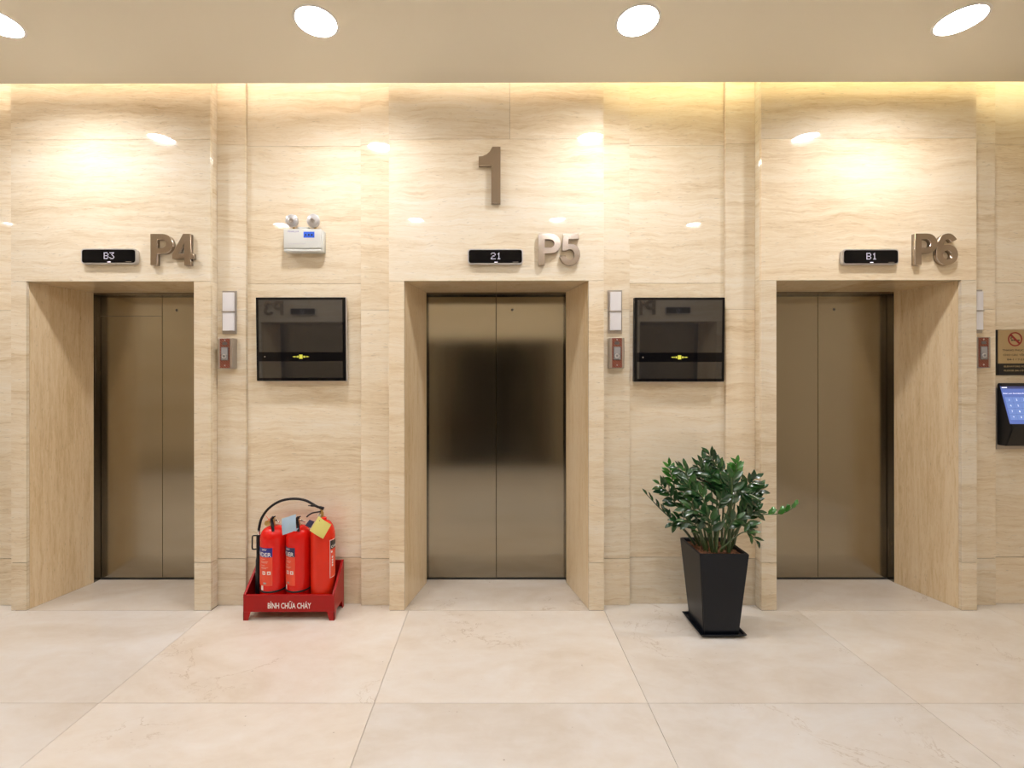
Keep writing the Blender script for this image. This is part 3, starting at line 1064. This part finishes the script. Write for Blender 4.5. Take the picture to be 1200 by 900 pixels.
def stand():
    t_ = thing('extinguisher_stand', 'red metal floor stand lettered in white, holding three extinguishers', 'stand', ((SX0 + SX1) / 2, (SY0 + SY1) / 2, 0))
    th = 0.004
    zb, zf, zk = 0.052, 0.154, 0.298
    fr = box('front_panel', SX0, SX1, SY0, SY0 + th, zb, zf, RED, t_, bevel=0.0012)
    box('front_lip', SX0, SX1, SY0 + th, SY0 + 0.014, zf - 0.003, zf, RED, t_)
    box('back_panel', SX0, SX1, SY1 - th, SY1, zb, zk, RED, t_, bevel=0.0012)
    box('tray_floor', SX0 + th, SX1 - th, SY0 + th, SY1 - th, zb, zb + 0.004, RED, t_)
    for s, x in ((1, SX0), (-1, SX1)):
        bm = bmesh.new()
        prof = [(SY0 + th, zb), (SY1 - th, zb), (SY1 - th, zk), (SY0 + th, zf)]
        xa, xb = sorted((x, x + s * th))
        a = [bm.verts.new((xa, y, z)) for y, z in prof]
        b = [bm.verts.new((xb, y, z)) for y, z in prof]
        bm.faces.new(a)
        bm.faces.new(b[::-1])
        for i in range(4):
            j = (i + 1) % 4
            bm.faces.new((a[i], a[j], b[j], b[i]))
        link('side_panel', done(bm), RED, t_)
        # folded rim along the sloping top edge
        bm = bmesh.new()
        w = s * 0.014
        q = [(x, SY0 + th, zf), (x + w, SY0 + th, zf), (x + w, SY1 - th, zk), (x, SY1 - th, zk)]
        a = [bm.verts.new(p) for p in q]
        b = [bm.verts.new((p[0], p[1], p[2] + 0.003)) for p in q]
        bm.faces.new(a)
        bm.faces.new(b[::-1])
        for i in range(4):
            j = (i + 1) % 4
            bm.faces.new((a[i], a[j], b[j], b[i]))
        link('side_rim', done(bm), RED, t_)
    for x, s in ((SX0, 1), (SX1, -1)):
        for y, sy in ((SY0, 1), (SY1, -1)):
            bm = bmesh.new()
            for a_, b_ in (((x, y), 'x'), ((x, y), 'y')):
                if b_ == 'x':
                    q = [(x, y, 0), (x + s * 0.030, y, 0), (x + s * 0.044, y, zb), (x, y, zb)]
                    off = (0, sy * 0.004, 0)
                else:
                    q = [(x, y, 0), (x, y + sy * 0.026, 0), (x, y + sy * 0.040, zb), (x, y, zb)]
                    off = (s * 0.004, 0, 0)
                a = [bm.verts.new(p) for p in q]
                b = [bm.verts.new([p[k] + off[k] for k in range(3)]) for p in q]
                bm.faces.new(a)
                bm.faces.new(b[::-1])
                for i in range(4):
                    j = (i + 1) % 4
                    bm.faces.new((a[i], a[j], b[j], b[i]))
            link('leg', done(bm), RED, t_)
    tx, tz = P(339, 709.6, SY0)
    wall_text('lettering', 'BÌNH CHỮA CHÁY', tx, SY0 - 0.0006, tz, 0.034, INK_WHITE, fr, width=0.262, weight=0.020)


stand()
EY = 2.838
ZB = 0.0565


def on_cyl(me, cx, r, a0, zc):
    """bend a flat mesh (x sideways, y up) round a cylinder; x = 0 sits at angle a0 from the front"""
    for v in me.vertices:
        a = a0 + v.co.x / r
        rr = r + v.co.z
        v.co = Vector((cx + rr * math.sin(a), EY - rr * math.cos(a), zc + v.co.y))
    return me


def patch(w, h, n=10, lift=0.0):
    bm = bmesh.new()
    a = [bm.verts.new((-w / 2 + w * i / n, -h / 2, lift)) for i in range(n + 1)]
    b = [bm.verts.new((-w / 2 + w * i / n, h / 2, lift)) for i in range(n + 1)]
    for i in range(n):
        bm.faces.new((a[i], a[i + 1], b[i + 1], b[i]))
    me = bpy.data.meshes.new('p')
    bm.to_mesh(me)
    bm.free()
    return me


def body_profile(r, zs, zt, neck):
    """cylinder with a rounded shoulder from height zs to zt"""
    p = [(r * 0.88, ZB), (r * 0.97, ZB + 0.008), (r, ZB + 0.02), (r, zs)]
    for k in range(1, 9):
        a = k / 8 * math.pi / 2
        p.append((neck + (r - neck) * math.cos(a), zs + (zt - zs) * math.sin(a)))
    return p


def powder_extinguisher(cx, r, a_edge, label, navy):
    t_ = thing('fire_extinguisher', label, 'fire extinguisher', (cx, EY, ZB), 'fire extinguishers')
    zs, zt = 0.480, 0.548
    cyl = link('cylinder', lathe(body_profile(r, zs, zt, 0.016), cx, EY, 0, 40), RED_BRIGHT, t_)
    link('foot_ring', lathe([(r + 0.0005, 0.160), (r + 0.003, 0.162), (r + 0.003, 0.170), (r + 0.0005, 0.172)], cx, EY, 0, 40, ring=True), RUBBER, t_)
    link('valve', lathe([(0.016, zt - 0.002), (0.016, zt + 0.008), (0.011, zt + 0.010), (0.011, zt + 0.034), (0.014, zt + 0.036), (0.014, zt + 0.046), (0.006, zt + 0.05)], cx - 0.004, EY, 0, 18), BRASS, t_)
    link('gauge', lathe([(0.0, 0.0), (0.016, 0.0), (0.017, 0.012), (0.0, 0.013)], cx - 0.030, EY - 0.012, zt + 0.020, 18, 'y'), BRASS, t_)
    # black squeeze grip: bent lever rising from the valve and dropping over the shoulder
    gp = bez([(cx + 0.024, EY - 0.030, zt + 0.066), (cx + 0.002, EY - 0.030, zt + 0.050), (cx + 0.008, EY - 0.034, zt + 0.018), (cx + 0.022, EY - 0.052, zt - 0.022)], 6)
    link('squeeze_grip', tube(gp, [0.004] * 3 + [0.009] * (len(gp) - 6) + [0.008] * 3, 10), BLACK_P, t_)
    link('carry_handle', tube([(cx + 0.0, EY, zt + 0.04), (cx + 0.03, EY - 0.02, zt + 0.036), (cx + 0.05, EY - 0.03, zt + 0.03)], [0.006, 0.005, 0.004], 8), CHROME, t_)
    # label: blue head and orange-red body, wrapped round the left of the front
    W = 0.165
    am = a_edge - W / 2 / r
    zl1, zl0, zh = 0.434, 0.204, 0.378
    me = on_cyl(patch(W, zl1 - zh, 14, 0.0008), cx, r, am, (zl1 + zh) / 2)
    hd = link('label_head', me, LAB_NAVY if navy else LAB_BLUE, cyl)
    me = on_cyl(patch(W, zh - zl0, 14, 0.0008), cx, r, am, (zh + zl0) / 2)
    lb = link('label_body', me, LAB_ORANGE, cyl)

    def txt(body, xr, z, h_, w_, m, wt=0.02):
        me = text_mesh(body, h_, w_, wt, 'RIGHT')
        for v in me.vertices:
            v.co.z = 0.0014
            v.co.x += xr
        link('print', on_cyl(me, cx, r, a_edge, z), m, cyl)
    txt('POWDER', -0.006, 0.394, 0.025, 0.150, INK_WHITE, 0.014)
    txt('DRY', -0.032, 0.423, 0.011, 0.034, INK_WHITE)
    for z, w_ in ((0.366, 0.030), (0.352, 0.05), (0.344, 0.045), (0.328, 0.03), (0.316, 0.05), (0.309, 0.04)):
        me = on_cyl(patch(w_, 0.0022, 6, 0.0013), cx, r, a_edge - (0.012 + (0.062 - w_) + w_ / 2) / r, z)
        link('print_line', me, INK_PALE, cyl)
    for xx in (0.020, 0.052):
        me = on_cyl(patch(0.021, 0.021, 4, 0.0013), cx, r, a_edge - xx / r, 0.282)
        link('pictogram', me, INK_WHITE, cyl)
        me = on_cyl(patch(0.009, 0.010, 3, 0.0016), cx, r, a_edge - xx / r, 0.282)
        link('pictogram_mark', me, LAB_ORANGE, cyl)
    me = on_cyl(patch(0.020, 0.010, 4, 0.0013), cx, r, a_edge - 0.046 / r, 0.220)
    link('print_line', me, mat('grey_ink', (0.35, 0.33, 0.32), 0.5), cyl)
    me = on_cyl(patch(0.018, 0.028, 4, 0.0013), cx, r, a_edge - 0.066 / r, 0.190)
    link('sticker', me, INK_WHITE, cyl)
    return t_


e1 = powder_extinguisher(-1.380, 0.0775, 0.352, 'red powder fire extinguisher with bright blue label, leftmost in the stand', False)
powder_extinguisher(-1.224, 0.0735, 0.11, 'red powder fire extinguisher with navy label, middle one in the stand', True)
# orange seal string and silver sticker on the leftmost one
link('seal', tube([(-1.385, EY - 0.035, 0.585), (-1.398, EY - 0.04, 0.606), (-1.412, EY - 0.04, 0.622)], [0.0016, 0.0014, 0.0008], 6), SEAL, e1)
link('seal', tube([(-1.405, EY - 0.035, 0.580), (-1.388, EY - 0.04, 0.600), (-1.372, EY - 0.04, 0.612)], [0.0016, 0.0014, 0.0008], 6), SEAL, e1)


def gas_extinguisher():
    cx, r = -1.073, 0.0725
    t_ = thing('fire_extinguisher', 'orange-red gas fire extinguisher with long black hose, rightmost in the stand', 'fire extinguisher', (cx, EY, ZB), 'fire extinguishers')
    zs, zt = 0.485, 0.582
    cyl = link('cylinder', lathe(body_profile(r, zs, zt, 0.015), cx, EY, 0, 40), RED_ORANGE, t_)
    link('neck_ring', lathe([(0.018, zt - 0.006), (0.022, zt - 0.004), (0.022, zt + 0.014), (0.016, zt + 0.018)], cx, EY, 0, 20), RED_BRIGHT, t_)
    link('valve', lathe([(0.012, zt + 0.012), (0.013, zt + 0.045), (0.009, zt + 0.05), (0.009, zt + 0.065)], cx - 0.008, EY, 0, 16), BRASS, t_)
    link('valve_bolt', lathe([(0.0, 0.0), (0.009, 0.001), (0.009, 0.02), (0.0, 0.021)], cx - 0.012, EY - 0.008, zt + 0.036, 12, 'y'), CHROME, t_)
    hv = Vector((cx - 0.004, EY - 0.004, zt + 0.066))

    def W(px, py, y):
        x, z = P(px, py, y)
        return (x, y, z)
    # levers
    up = bez([hv + Vector((0.012, 0, 0.004)), hv + Vector((-0.03, -0.008, 0.022)), W(366, 592.6, 2.81), W(361, 592.3, 2.80)], 6)
    link('top_lever', tube(up, [0.010] * 4 + [0.006] * (len(up) - 8) + [0.003] * 4, 8), BLACK_P, t_)
    lo = bez([hv + Vector((-0.008, -0.004, -0.012)), W(366.5, 601, 2.80), W(362, 603.4, 2.795), W(359.2, 605.8, 2.79)], 6)
    link('squeeze_lever', tube(lo, 0.0045, 8), BLACK_P, t_)
    # hose arching over to the discharge tube at the left end of the stand
    hp = [hv + Vector((0.006, 0.004, 0.008)), W(371.5, 593.5, 2.85), W(358, 586.3, 2.86), W(343, 584.4, 2.86), W(328, 587.2, 2.855), W(315, 595.5, 2.85), W(306.6, 607, 2.845), W(303.6, 618, 2.842), W(303.2, 622.5, 2.84)]
    link('hose', tube(bez(hp, 8), 0.0078, 12), RUBBER, t_)
    x, _ = P(303.2, 0, 2.84)
    zc = P(0, 627, 2.84)[1]
    link('coupling', tube([(x, 2.84, zc + 0.030), (x, 2.84, zc)], 0.0075, 12), CHROME, t_)
    link('discharge_tube', lathe([(0.0125, zc + 0.002), (0.0135, zc - 0.005), (0.0135, zc - 0.13), (0.017, zc - 0.15), (0.0215, ZB + 0.004), (0.019, ZB + 0.001)], x - 0.001, 2.84, 0, 24), RUBBER, t_)
    hp = [W(302.5, 627.6, 2.84), W(297.5, 627.6, 2.835), W(295.8, 628.6, 2.835), W(295.4, 635, 2.835), W(295.4, 642.4, 2.835), W(297, 643.6, 2.835), W(302, 643.2, 2.838)]
    link('tube_handle', tube(bez(hp, 4), 0.0042, 8), BLACK_P, t_)
    # white-edged label on the right flank
    a0 = 0.93
    Wd, zl1, zl0 = 0.13, 0.470, 0.237
    am = a0 + Wd / 2 / r
    link('label_edge', on_cyl(patch(Wd, zl1 - zl0, 14, 0.0007), cx, r, am, (zl1 + zl0) / 2), INK_WHITE, cyl)
    link('label_body', on_cyl(patch(Wd - 0.006, zl1 - zl0 - 0.006, 14, 0.0011), cx, r, am, (zl1 + zl0) / 2), LAB_ORANGE, cyl)
    link('label_head', on_cyl(patch(Wd - 0.006, 0.052, 14, 0.0014), cx, r, am, zl1 - 0.031), INK_BLACK, cyl)
    me = text_mesh('CARBON', 0.015, 0.09, 0.03, 'LEFT')
    for v in me.vertices:
        v.co.z = 0.0020
        v.co.x += 0.009
    link('print', on_cyl(me, cx, r, a0, zl1 - 0.043), INK_WHITE, cyl)
    for k, z in enumerate((0.396, 0.362, 0.344, 0.328, 0.312)):
        link('pictogram', on_cyl(patch(0.011, 0.012, 3, 0.0016), cx, r, a0 + (0.014 + 0.006 * (k > 0)) / r, z), INK_WHITE, cyl)


gas_extinguisher()


def paper(name, corners, y0, material, label, bend=0.008, dz=None):
    """thin card hanging in front of an extinguisher; corners are pixels"""
    bm = bmesh.new()
    n = 6
    c = []
    for (px, py), dy in zip(corners, dz or (0, 0, 0, 0)):
        x, z = P(px, py, y0 + dy)
        c.append(Vector((x, y0 + dy, z)))
    rows = []
    for layer in (0.0, 0.0007):
        g = []
        for j in range(n + 1):
            v = j / n
            row = []
            for i in range(n + 1):
                u = i / n
                p = c[0] * (1 - u) * (1 - v) + c[1] * u * (1 - v) + c[2] * u * v + c[3] * (1 - u) * v
                p = p + Vector((0, -bend * math.sin(math.pi * u) * 0.6 - bend * math.sin(math.pi * v * 0.9) * 0.5 + layer, 0))
                row.append(bm.verts.new(p))
            g.append(row)
        rows.append(g)
    for g in rows:
        for j in range(n):
            for i in range(n):
                bm.faces.new((g[j][i], g[j][i + 1], g[j + 1][i + 1], g[j + 1][i]))
    t_ = thing(name, label, 'tag', sum(c, Vector()) / 4, 'paper inspection tags')
    link('card', done(bm, True), material, t_)
    a = c[0] * 0.9 + c[2] * 0.1
    return t_, c


def tie(t_, a, b):
    link('string', tube([a, (Vector(a) + Vector(b)) / 2 + Vector((0, 0, -0.004)), b], 0.0009, 5), mat('string', (0.6, 0.6, 0.58), 0.7), t_)


def q4(*pts):
    return [(290 + x / 10.59, 575 + y / 10.59) for x, y in pts]


tg, c = paper('inspection_tag', q4((424, 346), (600, 290), (606, 488), (434, 551)), 2.755, PAPER_B, 'pale blue paper tag hanging between the left and middle extinguishers', dz=(0, -0.004, 0, 0.006))
tie(tg, c[0] * 0.85 + c[2] * 0.15, (-1.345, EY - 0.03, 0.585))
tg, c = paper('inspection_tag', q4((884, 316), (1040, 420), (940, 596), (775, 494)), 2.752, PAPER_Y, 'yellow paper tag hanging on the rightmost extinguisher', dz=(0.006, 0, 0, 0))
tie(tg, c[0] * 0.8 + c[2] * 0.2, (-1.080, EY - 0.02, 0.61))
link('tag_hole', lathe([(0.0, 0.0006), (0.0028, 0.0006), (0.003, 0.0)], *(c[0] * 0.82 + c[2] * 0.18 + Vector((0.004, -0.010, 0.0))), 10, 'y'), INK_BLACK, tg)
tg, c = paper('inspection_tag', q4((770, 358), (832, 382), (785, 462), (716, 430)), 2.770, PAPER_N, 'navy card tag peeking out behind the yellow tag', bend=0.004)
tie(tg, c[0] * 0.8 + c[2] * 0.2, (-1.200, EY - 0.03, 0.590))
tg, c = paper('inspection_tag', q4((606, 468), (634, 464), (604, 504), (580, 500)), 2.762, PAPER_B, 'small pale blue scrap of paper beside the larger pale blue tag', bend=0.002)

# ------------------------------------------------------------------ potted plant
PX, PY = 1.279, 2.672


def frustum(bm, cx, cy, hb, ht, z0, z1, flip=False):
    a = [bm.verts.new((cx + sx * hb, cy + sy * hb, z0)) for sx, sy in ((-1, -1), (1, -1), (1, 1), (-1, 1))]
    b = [bm.verts.new((cx + sx * ht, cy + sy * ht, z1)) for sx, sy in ((-1, -1), (1, -1), (1, 1), (-1, 1))]
    for i in range(4):
        j = (i + 1) % 4
        bm.faces.new((a[i], a[j], b[j], b[i]))
    return a, b


def saucer():
    bm = bmesh.new()
    cx, cy = PX + 0.006, PY + 0.012
    a, b = frustum(bm, cx, cy, 0.112, 0.132, 0.001, 0.024)
    bm.faces.new(a[::-1])
    c = [bm.verts.new((cx + sx * 0.122, cy + sy * 0.122, 0.024)) for sx, sy in ((-1, -1), (1, -1), (1, 1), (-1, 1))]
    d = [bm.verts.new((cx + sx * 0.112, cy + sy * 0.112, 0.012)) for sx, sy in ((-1, -1), (1, -1), (1, 1), (-1, 1))]
    for i in range(4):
        j = (i + 1) % 4
        bm.faces.new((b[i], b[j], c[j], c[i]))
        bm.faces.new((c[i], c[j], d[j], d[i]))
    bm.faces.new(d)
    bmesh.ops.recalc_face_normals(bm, faces=bm.faces)
    bmesh.ops.bevel(bm, geom=bm.edges[:], offset=0.0022, segments=2, affect='EDGES')
    tag(link('plant_saucer', done(bm, True, 40), POT), 'square black glazed saucer under the tall plant pot', 'saucer')


saucer()
plant = thing('potted_plant', 'glossy green zz plant in a tall tapered square black pot', 'plant', (PX, PY, 0.0125))


def pot():
    bm = bmesh.new()
    zb, zt = 0.0125, 0.484
    a, b = frustum(bm, PX, PY, 0.099, 0.138, zb, zt)
    bm.faces.new(a[::-1])
    c = [bm.verts.new((PX + sx * 0.124, PY + sy * 0.124, zt)) for sx, sy in ((-1, -1), (1, -1), (1, 1), (-1, 1))]
    d = [bm.verts.new((PX + sx * 0.112, PY + sy * 0.112, zt - 0.08)) for sx, sy in ((-1, -1), (1, -1), (1, 1), (-1, 1))]
    for i in range(4):
        j = (i + 1) % 4
        bm.faces.new((b[i], b[j], c[j], c[i]))
        bm.faces.new((c[i], c[j], d[j], d[i]))
    bm.faces.new(d)
    bmesh.ops.recalc_face_normals(bm, faces=bm.faces)
    bmesh.ops.bevel(bm, geom=bm.edges[:], offset=0.004, segments=3, affect='EDGES')
    link('pot', done(bm, True, 40), POT, plant)
    # clay pebbles: one uncountable layer
    bm = bmesh.new()
    rp = random.Random(5)
    zs = 0.462
    bm_box(bm, PX - 0.120, PX + 0.120, PY - 0.120, PY + 0.120, zs - 0.02, zs)
    for k in range(420):
        x, y, r = rp.uniform(-0.112, 0.112), rp.uniform(-0.112, 0.112), rp.uniform(0.005, 0.0085)
        m = Matrix.Translation((PX + x, PY + y, zs + rp.uniform(-0.001, 0.004))) @ Matrix.Rotation(rp.uniform(0, 6), 4, 'Z') @ Matrix.Diagonal((r, r * rp.uniform(0.7, 1.0), r * 0.75, 1))
        bmesh.ops.create_icosphere(bm, subdivisions=1, radius=1.0, matrix=m)
    o = link('clay_pebbles', done(bm), SOIL, plant)
    o['kind'] = 'stuff'


pot()


def leaf_mesh(length, width, fold, curl):
    bm = bmesh.new()
    prof = [(0.0, 0.05), (0.07, 0.22), (0.22, 0.70), (0.42, 1.0), (0.62, 0.95), (0.80, 0.62), (0.93, 0.25), (1.0, 0.0)]
    rows = []
    for t, w in prof:
        x = t * length
        zc = -curl * length * t * t
        hw = w * width / 2
        if w == 0:
            rows.append([bm.verts.new((x, 0, zc))])
        else:
            rows.append([bm.verts.new((x, -hw, zc + fold * hw)), bm.verts.new((x, 0, zc)), bm.verts.new((x, hw, zc + fold * hw))])
    for a, b in zip(rows, rows[1:]):
        if len(b) == 3:
            bm.faces.new((a[0], a[1], b[1], b[0]))
            bm.faces.new((a[1], a[2], b[2], b[1]))
        else:
            bm.faces.new((a[0], a[1], b[0]))
            bm.faces.new((a[1], a[2], b[0]))
    me = done(bm, True)
    me.name = 'leaf'
    return me


LEAVES = {}
for key, m in (('dark', LEAF), ('young', LEAF_YOUNG)):
    LEAVES[key] = []
    for fo, cu, wr in ((0.35, 0.18, 0.42), (0.5, 0.32, 0.46), (0.25, 0.08, 0.38)):
        me = leaf_mesh(1.0, wr, fo, cu)
        me.materials.append(m)
        LEAVES[key].append(me)
rl = random.Random(21)


def cw(X, Y, y):
    """point given in the enlarged crop of the plant (origin 750,525 at 6.316 x) at depth y"""
    x, z = P(750 + X / 6.316, 525 + Y / 6.316, y)
    return Vector((x, y, z))


def stem(pts, r0=0.006, r1=0.0022, start=0.35, n=13, size=0.066, key='dark', mode='free', roll=0.0, material=None, lean=0.75, wk=1.0):
    path = bez([cw(*p) for p in pts], 8)
    L = len(path)
    rad = [r0 + (r1 - r0) * (i / (L - 1)) ** 0.8 for i in range(L)]
    so = link('stem', tube(path, rad, 7), material or STEM, plant)
    base = WL[so.name]
    view = Vector((0, -1, 0))
    for k in range(n):
        t = start + (1 - start) * (k + 0.5) / n
        f = t * (L - 1)
        i = min(int(f), L - 2)
        p = path[i].lerp(path[i + 1], f - i)
        tan = (path[min(i + 1, L - 1)] - path[max(i - 1, 0)]).normalized()
        if mode == 'up':          # both ranks seen raised above a leaning stem
            side = Vector((0, 0, 1)) * 0.9 + Vector((0, 1 if k % 2 else -1, 0)) * 0.55
        else:
            w = view * math.cos(roll) + Vector((1, 0, 0)) * math.sin(roll)
            side = tan.cross(w).normalized() * (1 if k % 2 else -1)
            side += view * rl.uniform(-0.15, 0.5)
        side = (side - tan * side.dot(tan)).normalized()
        last = k >= n - 1
        d = (tan * (lean + 0.25 * t + rl.uniform(-0.12, 0.12)) + side * (0.15 if last else 0.85) + Vector((rl.uniform(-.12, .12), rl.uniform(-.2, .12), rl.uniform(-.1, .1)))).normalized()
        nrm = tan.cross(side)
        up = (tan * -0.2 + nrm * rl.uniform(-0.3, 0.3) + view * 0.65 + Vector((0, 0, 0.75)))
        up = (up - d * up.dot(d)).normalized()
        lat = up.cross(d)
        s = size * 1.14 * (0.80 + 0.35 * math.sin(math.pi * min(1, t * 0.95))) * rl.uniform(0.85, 1.12)
        M = Matrix(((d.x * s, lat.x * s * wk, up.x * s, 0), (d.y * s, lat.y * s * wk, up.y * s, 0), (d.z * s, lat.z * s * wk, up.z * s, 0), (0, 0, 0, 1)))
        o = bpy.data.objects.new('leaf', rl.choice(LEAVES[key]))
        C.objects.link(o)
        o.parent = so
        o.matrix_local = Matrix.Translation(p - base) @ M


D0 = PY
# base, middle, tip in crop coordinates, each with its depth
stem([(405, 712, D0 + .02), (330, 610, D0), (250, 540, D0), (150, 450, D0 - .01), (42, 337, D0 - .02)], 0.009, 0.002, 0.38, 12, 0.050, mode='up', material=STEM_DARK, wk=0.85)
stem([(440, 725, D0 + .04), (350, 530, D0 + .04), (255, 400, D0 + .02), (200, 320, D0), (140, 262, D0 - .02)], 0.007, 0.002, 0.42, 11, 0.062)
stem([(430, 720, D0 + .07), (340, 500, D0 + .09), (270, 330, D0 + .10), (235, 220, D0 + .10), (216, 130, D0 + .10)], 0.006, 0.002, 0.55, 10, 0.058, key='young')
stem([(480, 755, D0 - .06), (440, 620, D0 - .07), (400, 470, D0 - .06), (375, 330, D0 - .03), (330, 130, D0 + .02)], 0.009, 0.002, 0.46, 14, 0.062)
stem([(500, 740, D0 - .02), (450, 500, D0 - .02), (380, 300, D0), (345, 200, D0 + .03), (270, 150, D0 + .05)], 0.007, 0.002, 0.45, 13, 0.060)
stem([(520, 740, D0 + .05), (500, 480, D0 + .07), (470, 280, D0 + .08), (450, 170, D0 + .08), (470, 80, D0 + .08)], 0.007, 0.002, 0.45, 13, 0.060)
stem([(560, 745, D0 + .02), (540, 500, D0 + .03), (530, 330, D0 + .03), (500, 220, D0 + .03), (420, 130, D0 + .03)], 0.007, 0.002, 0.5, 12, 0.062)
stem([(560, 772, D0 - .09), (580, 620, D0 - .10), (655, 455, D0 - .09), (640, 330, D0 - .06), (590, 230, D0 - .04)], 0.010, 0.003, 0.5, 11, 0.075)
stem([(600, 745, D0 + .06), (615, 450, D0 + .08), (600, 250, D0 + .09), (570, 140, D0 + .09), (512, 48, D0 + .09)], 0.007, 0.002, 0.5, 13, 0.062)
stem([(655, 770, D0 - .08), (662, 600, D0 - .09), (674, 420, D0 - .09), (678, 300, D0 - .09), (676, 220, D0 - .08)], 0.012, 0.006, 0.62, 7, 0.080)
stem([(640, 745, D0 + .04), (690, 480, D0 + .05), (710, 290, D0 + .05), (712, 190, D0 + .05), (712, 110, D0 + .05)], 0.007, 0.002, 0.60, 12, 0.050, key='young')
stem([(650, 745, D0 + .0), (720, 500, D0), (760, 360, D0), (790, 290, D0 + .0), (850, 225, D0)], 0.007, 0.002, 0.45, 12, 0.062)
stem([(665, 748, D0 + .03), (740, 560, D0 + .03), (800, 430, D0 + .02), (840, 350, D0 + .02), (895, 300, D0 + .02)], 0.007, 0.002, 0.42, 12, 0.062)
stem([(675, 752, D0 - .03), (720, 600, D0 - .05), (770, 520, D0 - .06), (810, 480, D0 - .07), (870, 470, D0 - .07)], 0.007, 0.002, 0.40, 10, 0.066)
stem([(690, 740, D0 + .05), (730, 600, D0 + .03), (800, 510, D0), (900, 493, D0 - .02), (1010, 490, D0 - .03), (1090, 470, D0 - .03), (1160, 420, D0 - .03)], 0.006, 0.002, 0.54, 8, 0.044, key='young', mode='up', lean=0.25, wk=1.2)
stem([(590, 755, D0 - .10), (680, 680, D0 - .12), (760, 625, D0 - .13), (810, 635, D0 - .135), (860, 690, D0 - .14)], 0.005, 0.0016, 0.5, 6, 0.050, wk=0.85)
stem([(530, 770, D0 - .07), (500, 640, D0 - .09), (470, 540, D0 - .10), (430, 470, D0 - .11), (330, 450, D0 - .11)], 0.006, 0.002, 0.42, 9, 0.064)
stem([(540, 760, D0 - .05), (520, 600, D0 - .06), (480, 420, D0 - .06), (440, 340, D0 - .05), (330, 290, D0 - .05)], 0.007, 0.002, 0.45, 11, 0.064)
stem([(610, 760, D0 - .05), (600, 600, D0 - .07), (580, 470, D0 - .09), (590, 400, D0 - .1), (620, 370, D0 - .1)], 0.006, 0.002, 0.45, 8, 0.058)
stem([(620, 760, D0 - .02), (640, 560, D0 - .03), (690, 400, D0 - .04), (740, 320, D0 - .05), (800, 420, D0 - .08)], 0.008, 0.003, 0.5, 10, 0.082)
stem([(470, 735, D0 + .0), (400, 600, D0 - .02), (330, 540, D0 - .03), (290, 530, D0 - .04), (240, 560, D0 - .05)], 0.006, 0.002, 0.45, 8, 0.060)
stem([(570, 750, D0 + .02), (560, 560, D0), (570, 380, D0 - .02), (560, 280, D0 - .02), (530, 200, D0 - .02)], 0.008, 0.002, 0.42, 12, 0.066)
stem([(640, 765, D0 - .06), (690, 640, D0 - .07), (740, 580, D0 - .08), (780, 570, D0 - .09), (820, 600, D0 - .09)], 0.006, 0.002, 0.45, 8, 0.060)
stem([(490, 745, D0 + .03), (420, 520, D0 + .04), (370, 400, D0 + .05), (330, 330, D0 + .05), (290, 240, D0 + .06)], 0.006, 0.002, 0.45, 11, 0.056)
stem([(500, 765, D0 - .08), (470, 680, D0 - .10), (430, 600, D0 - .12), (390, 560, D0 - .13), (330, 545, D0 - .135)], 0.006, 0.002, 0.35, 8, 0.056)
stem([(545, 770, D0 - .10), (535, 680, D0 - .12), (530, 600, D0 - .13), (520, 540, D0 - .14), (480, 490, D0 - .14)], 0.006, 0.002, 0.35, 9, 0.058)
stem([(600, 768, D0 - .09), (625, 680, D0 - .11), (650, 600, D0 - .12), (690, 540, D0 - .13), (740, 520, D0 - .135)], 0.006, 0.002, 0.40, 8, 0.058)
stem([(450, 735, D0 + .05), (400, 620, D0 + .05), (360, 520, D0 + .05), (330, 450, D0 + .05), (300, 400, D0 + .05)], 0.006, 0.002, 0.35, 9, 0.056)
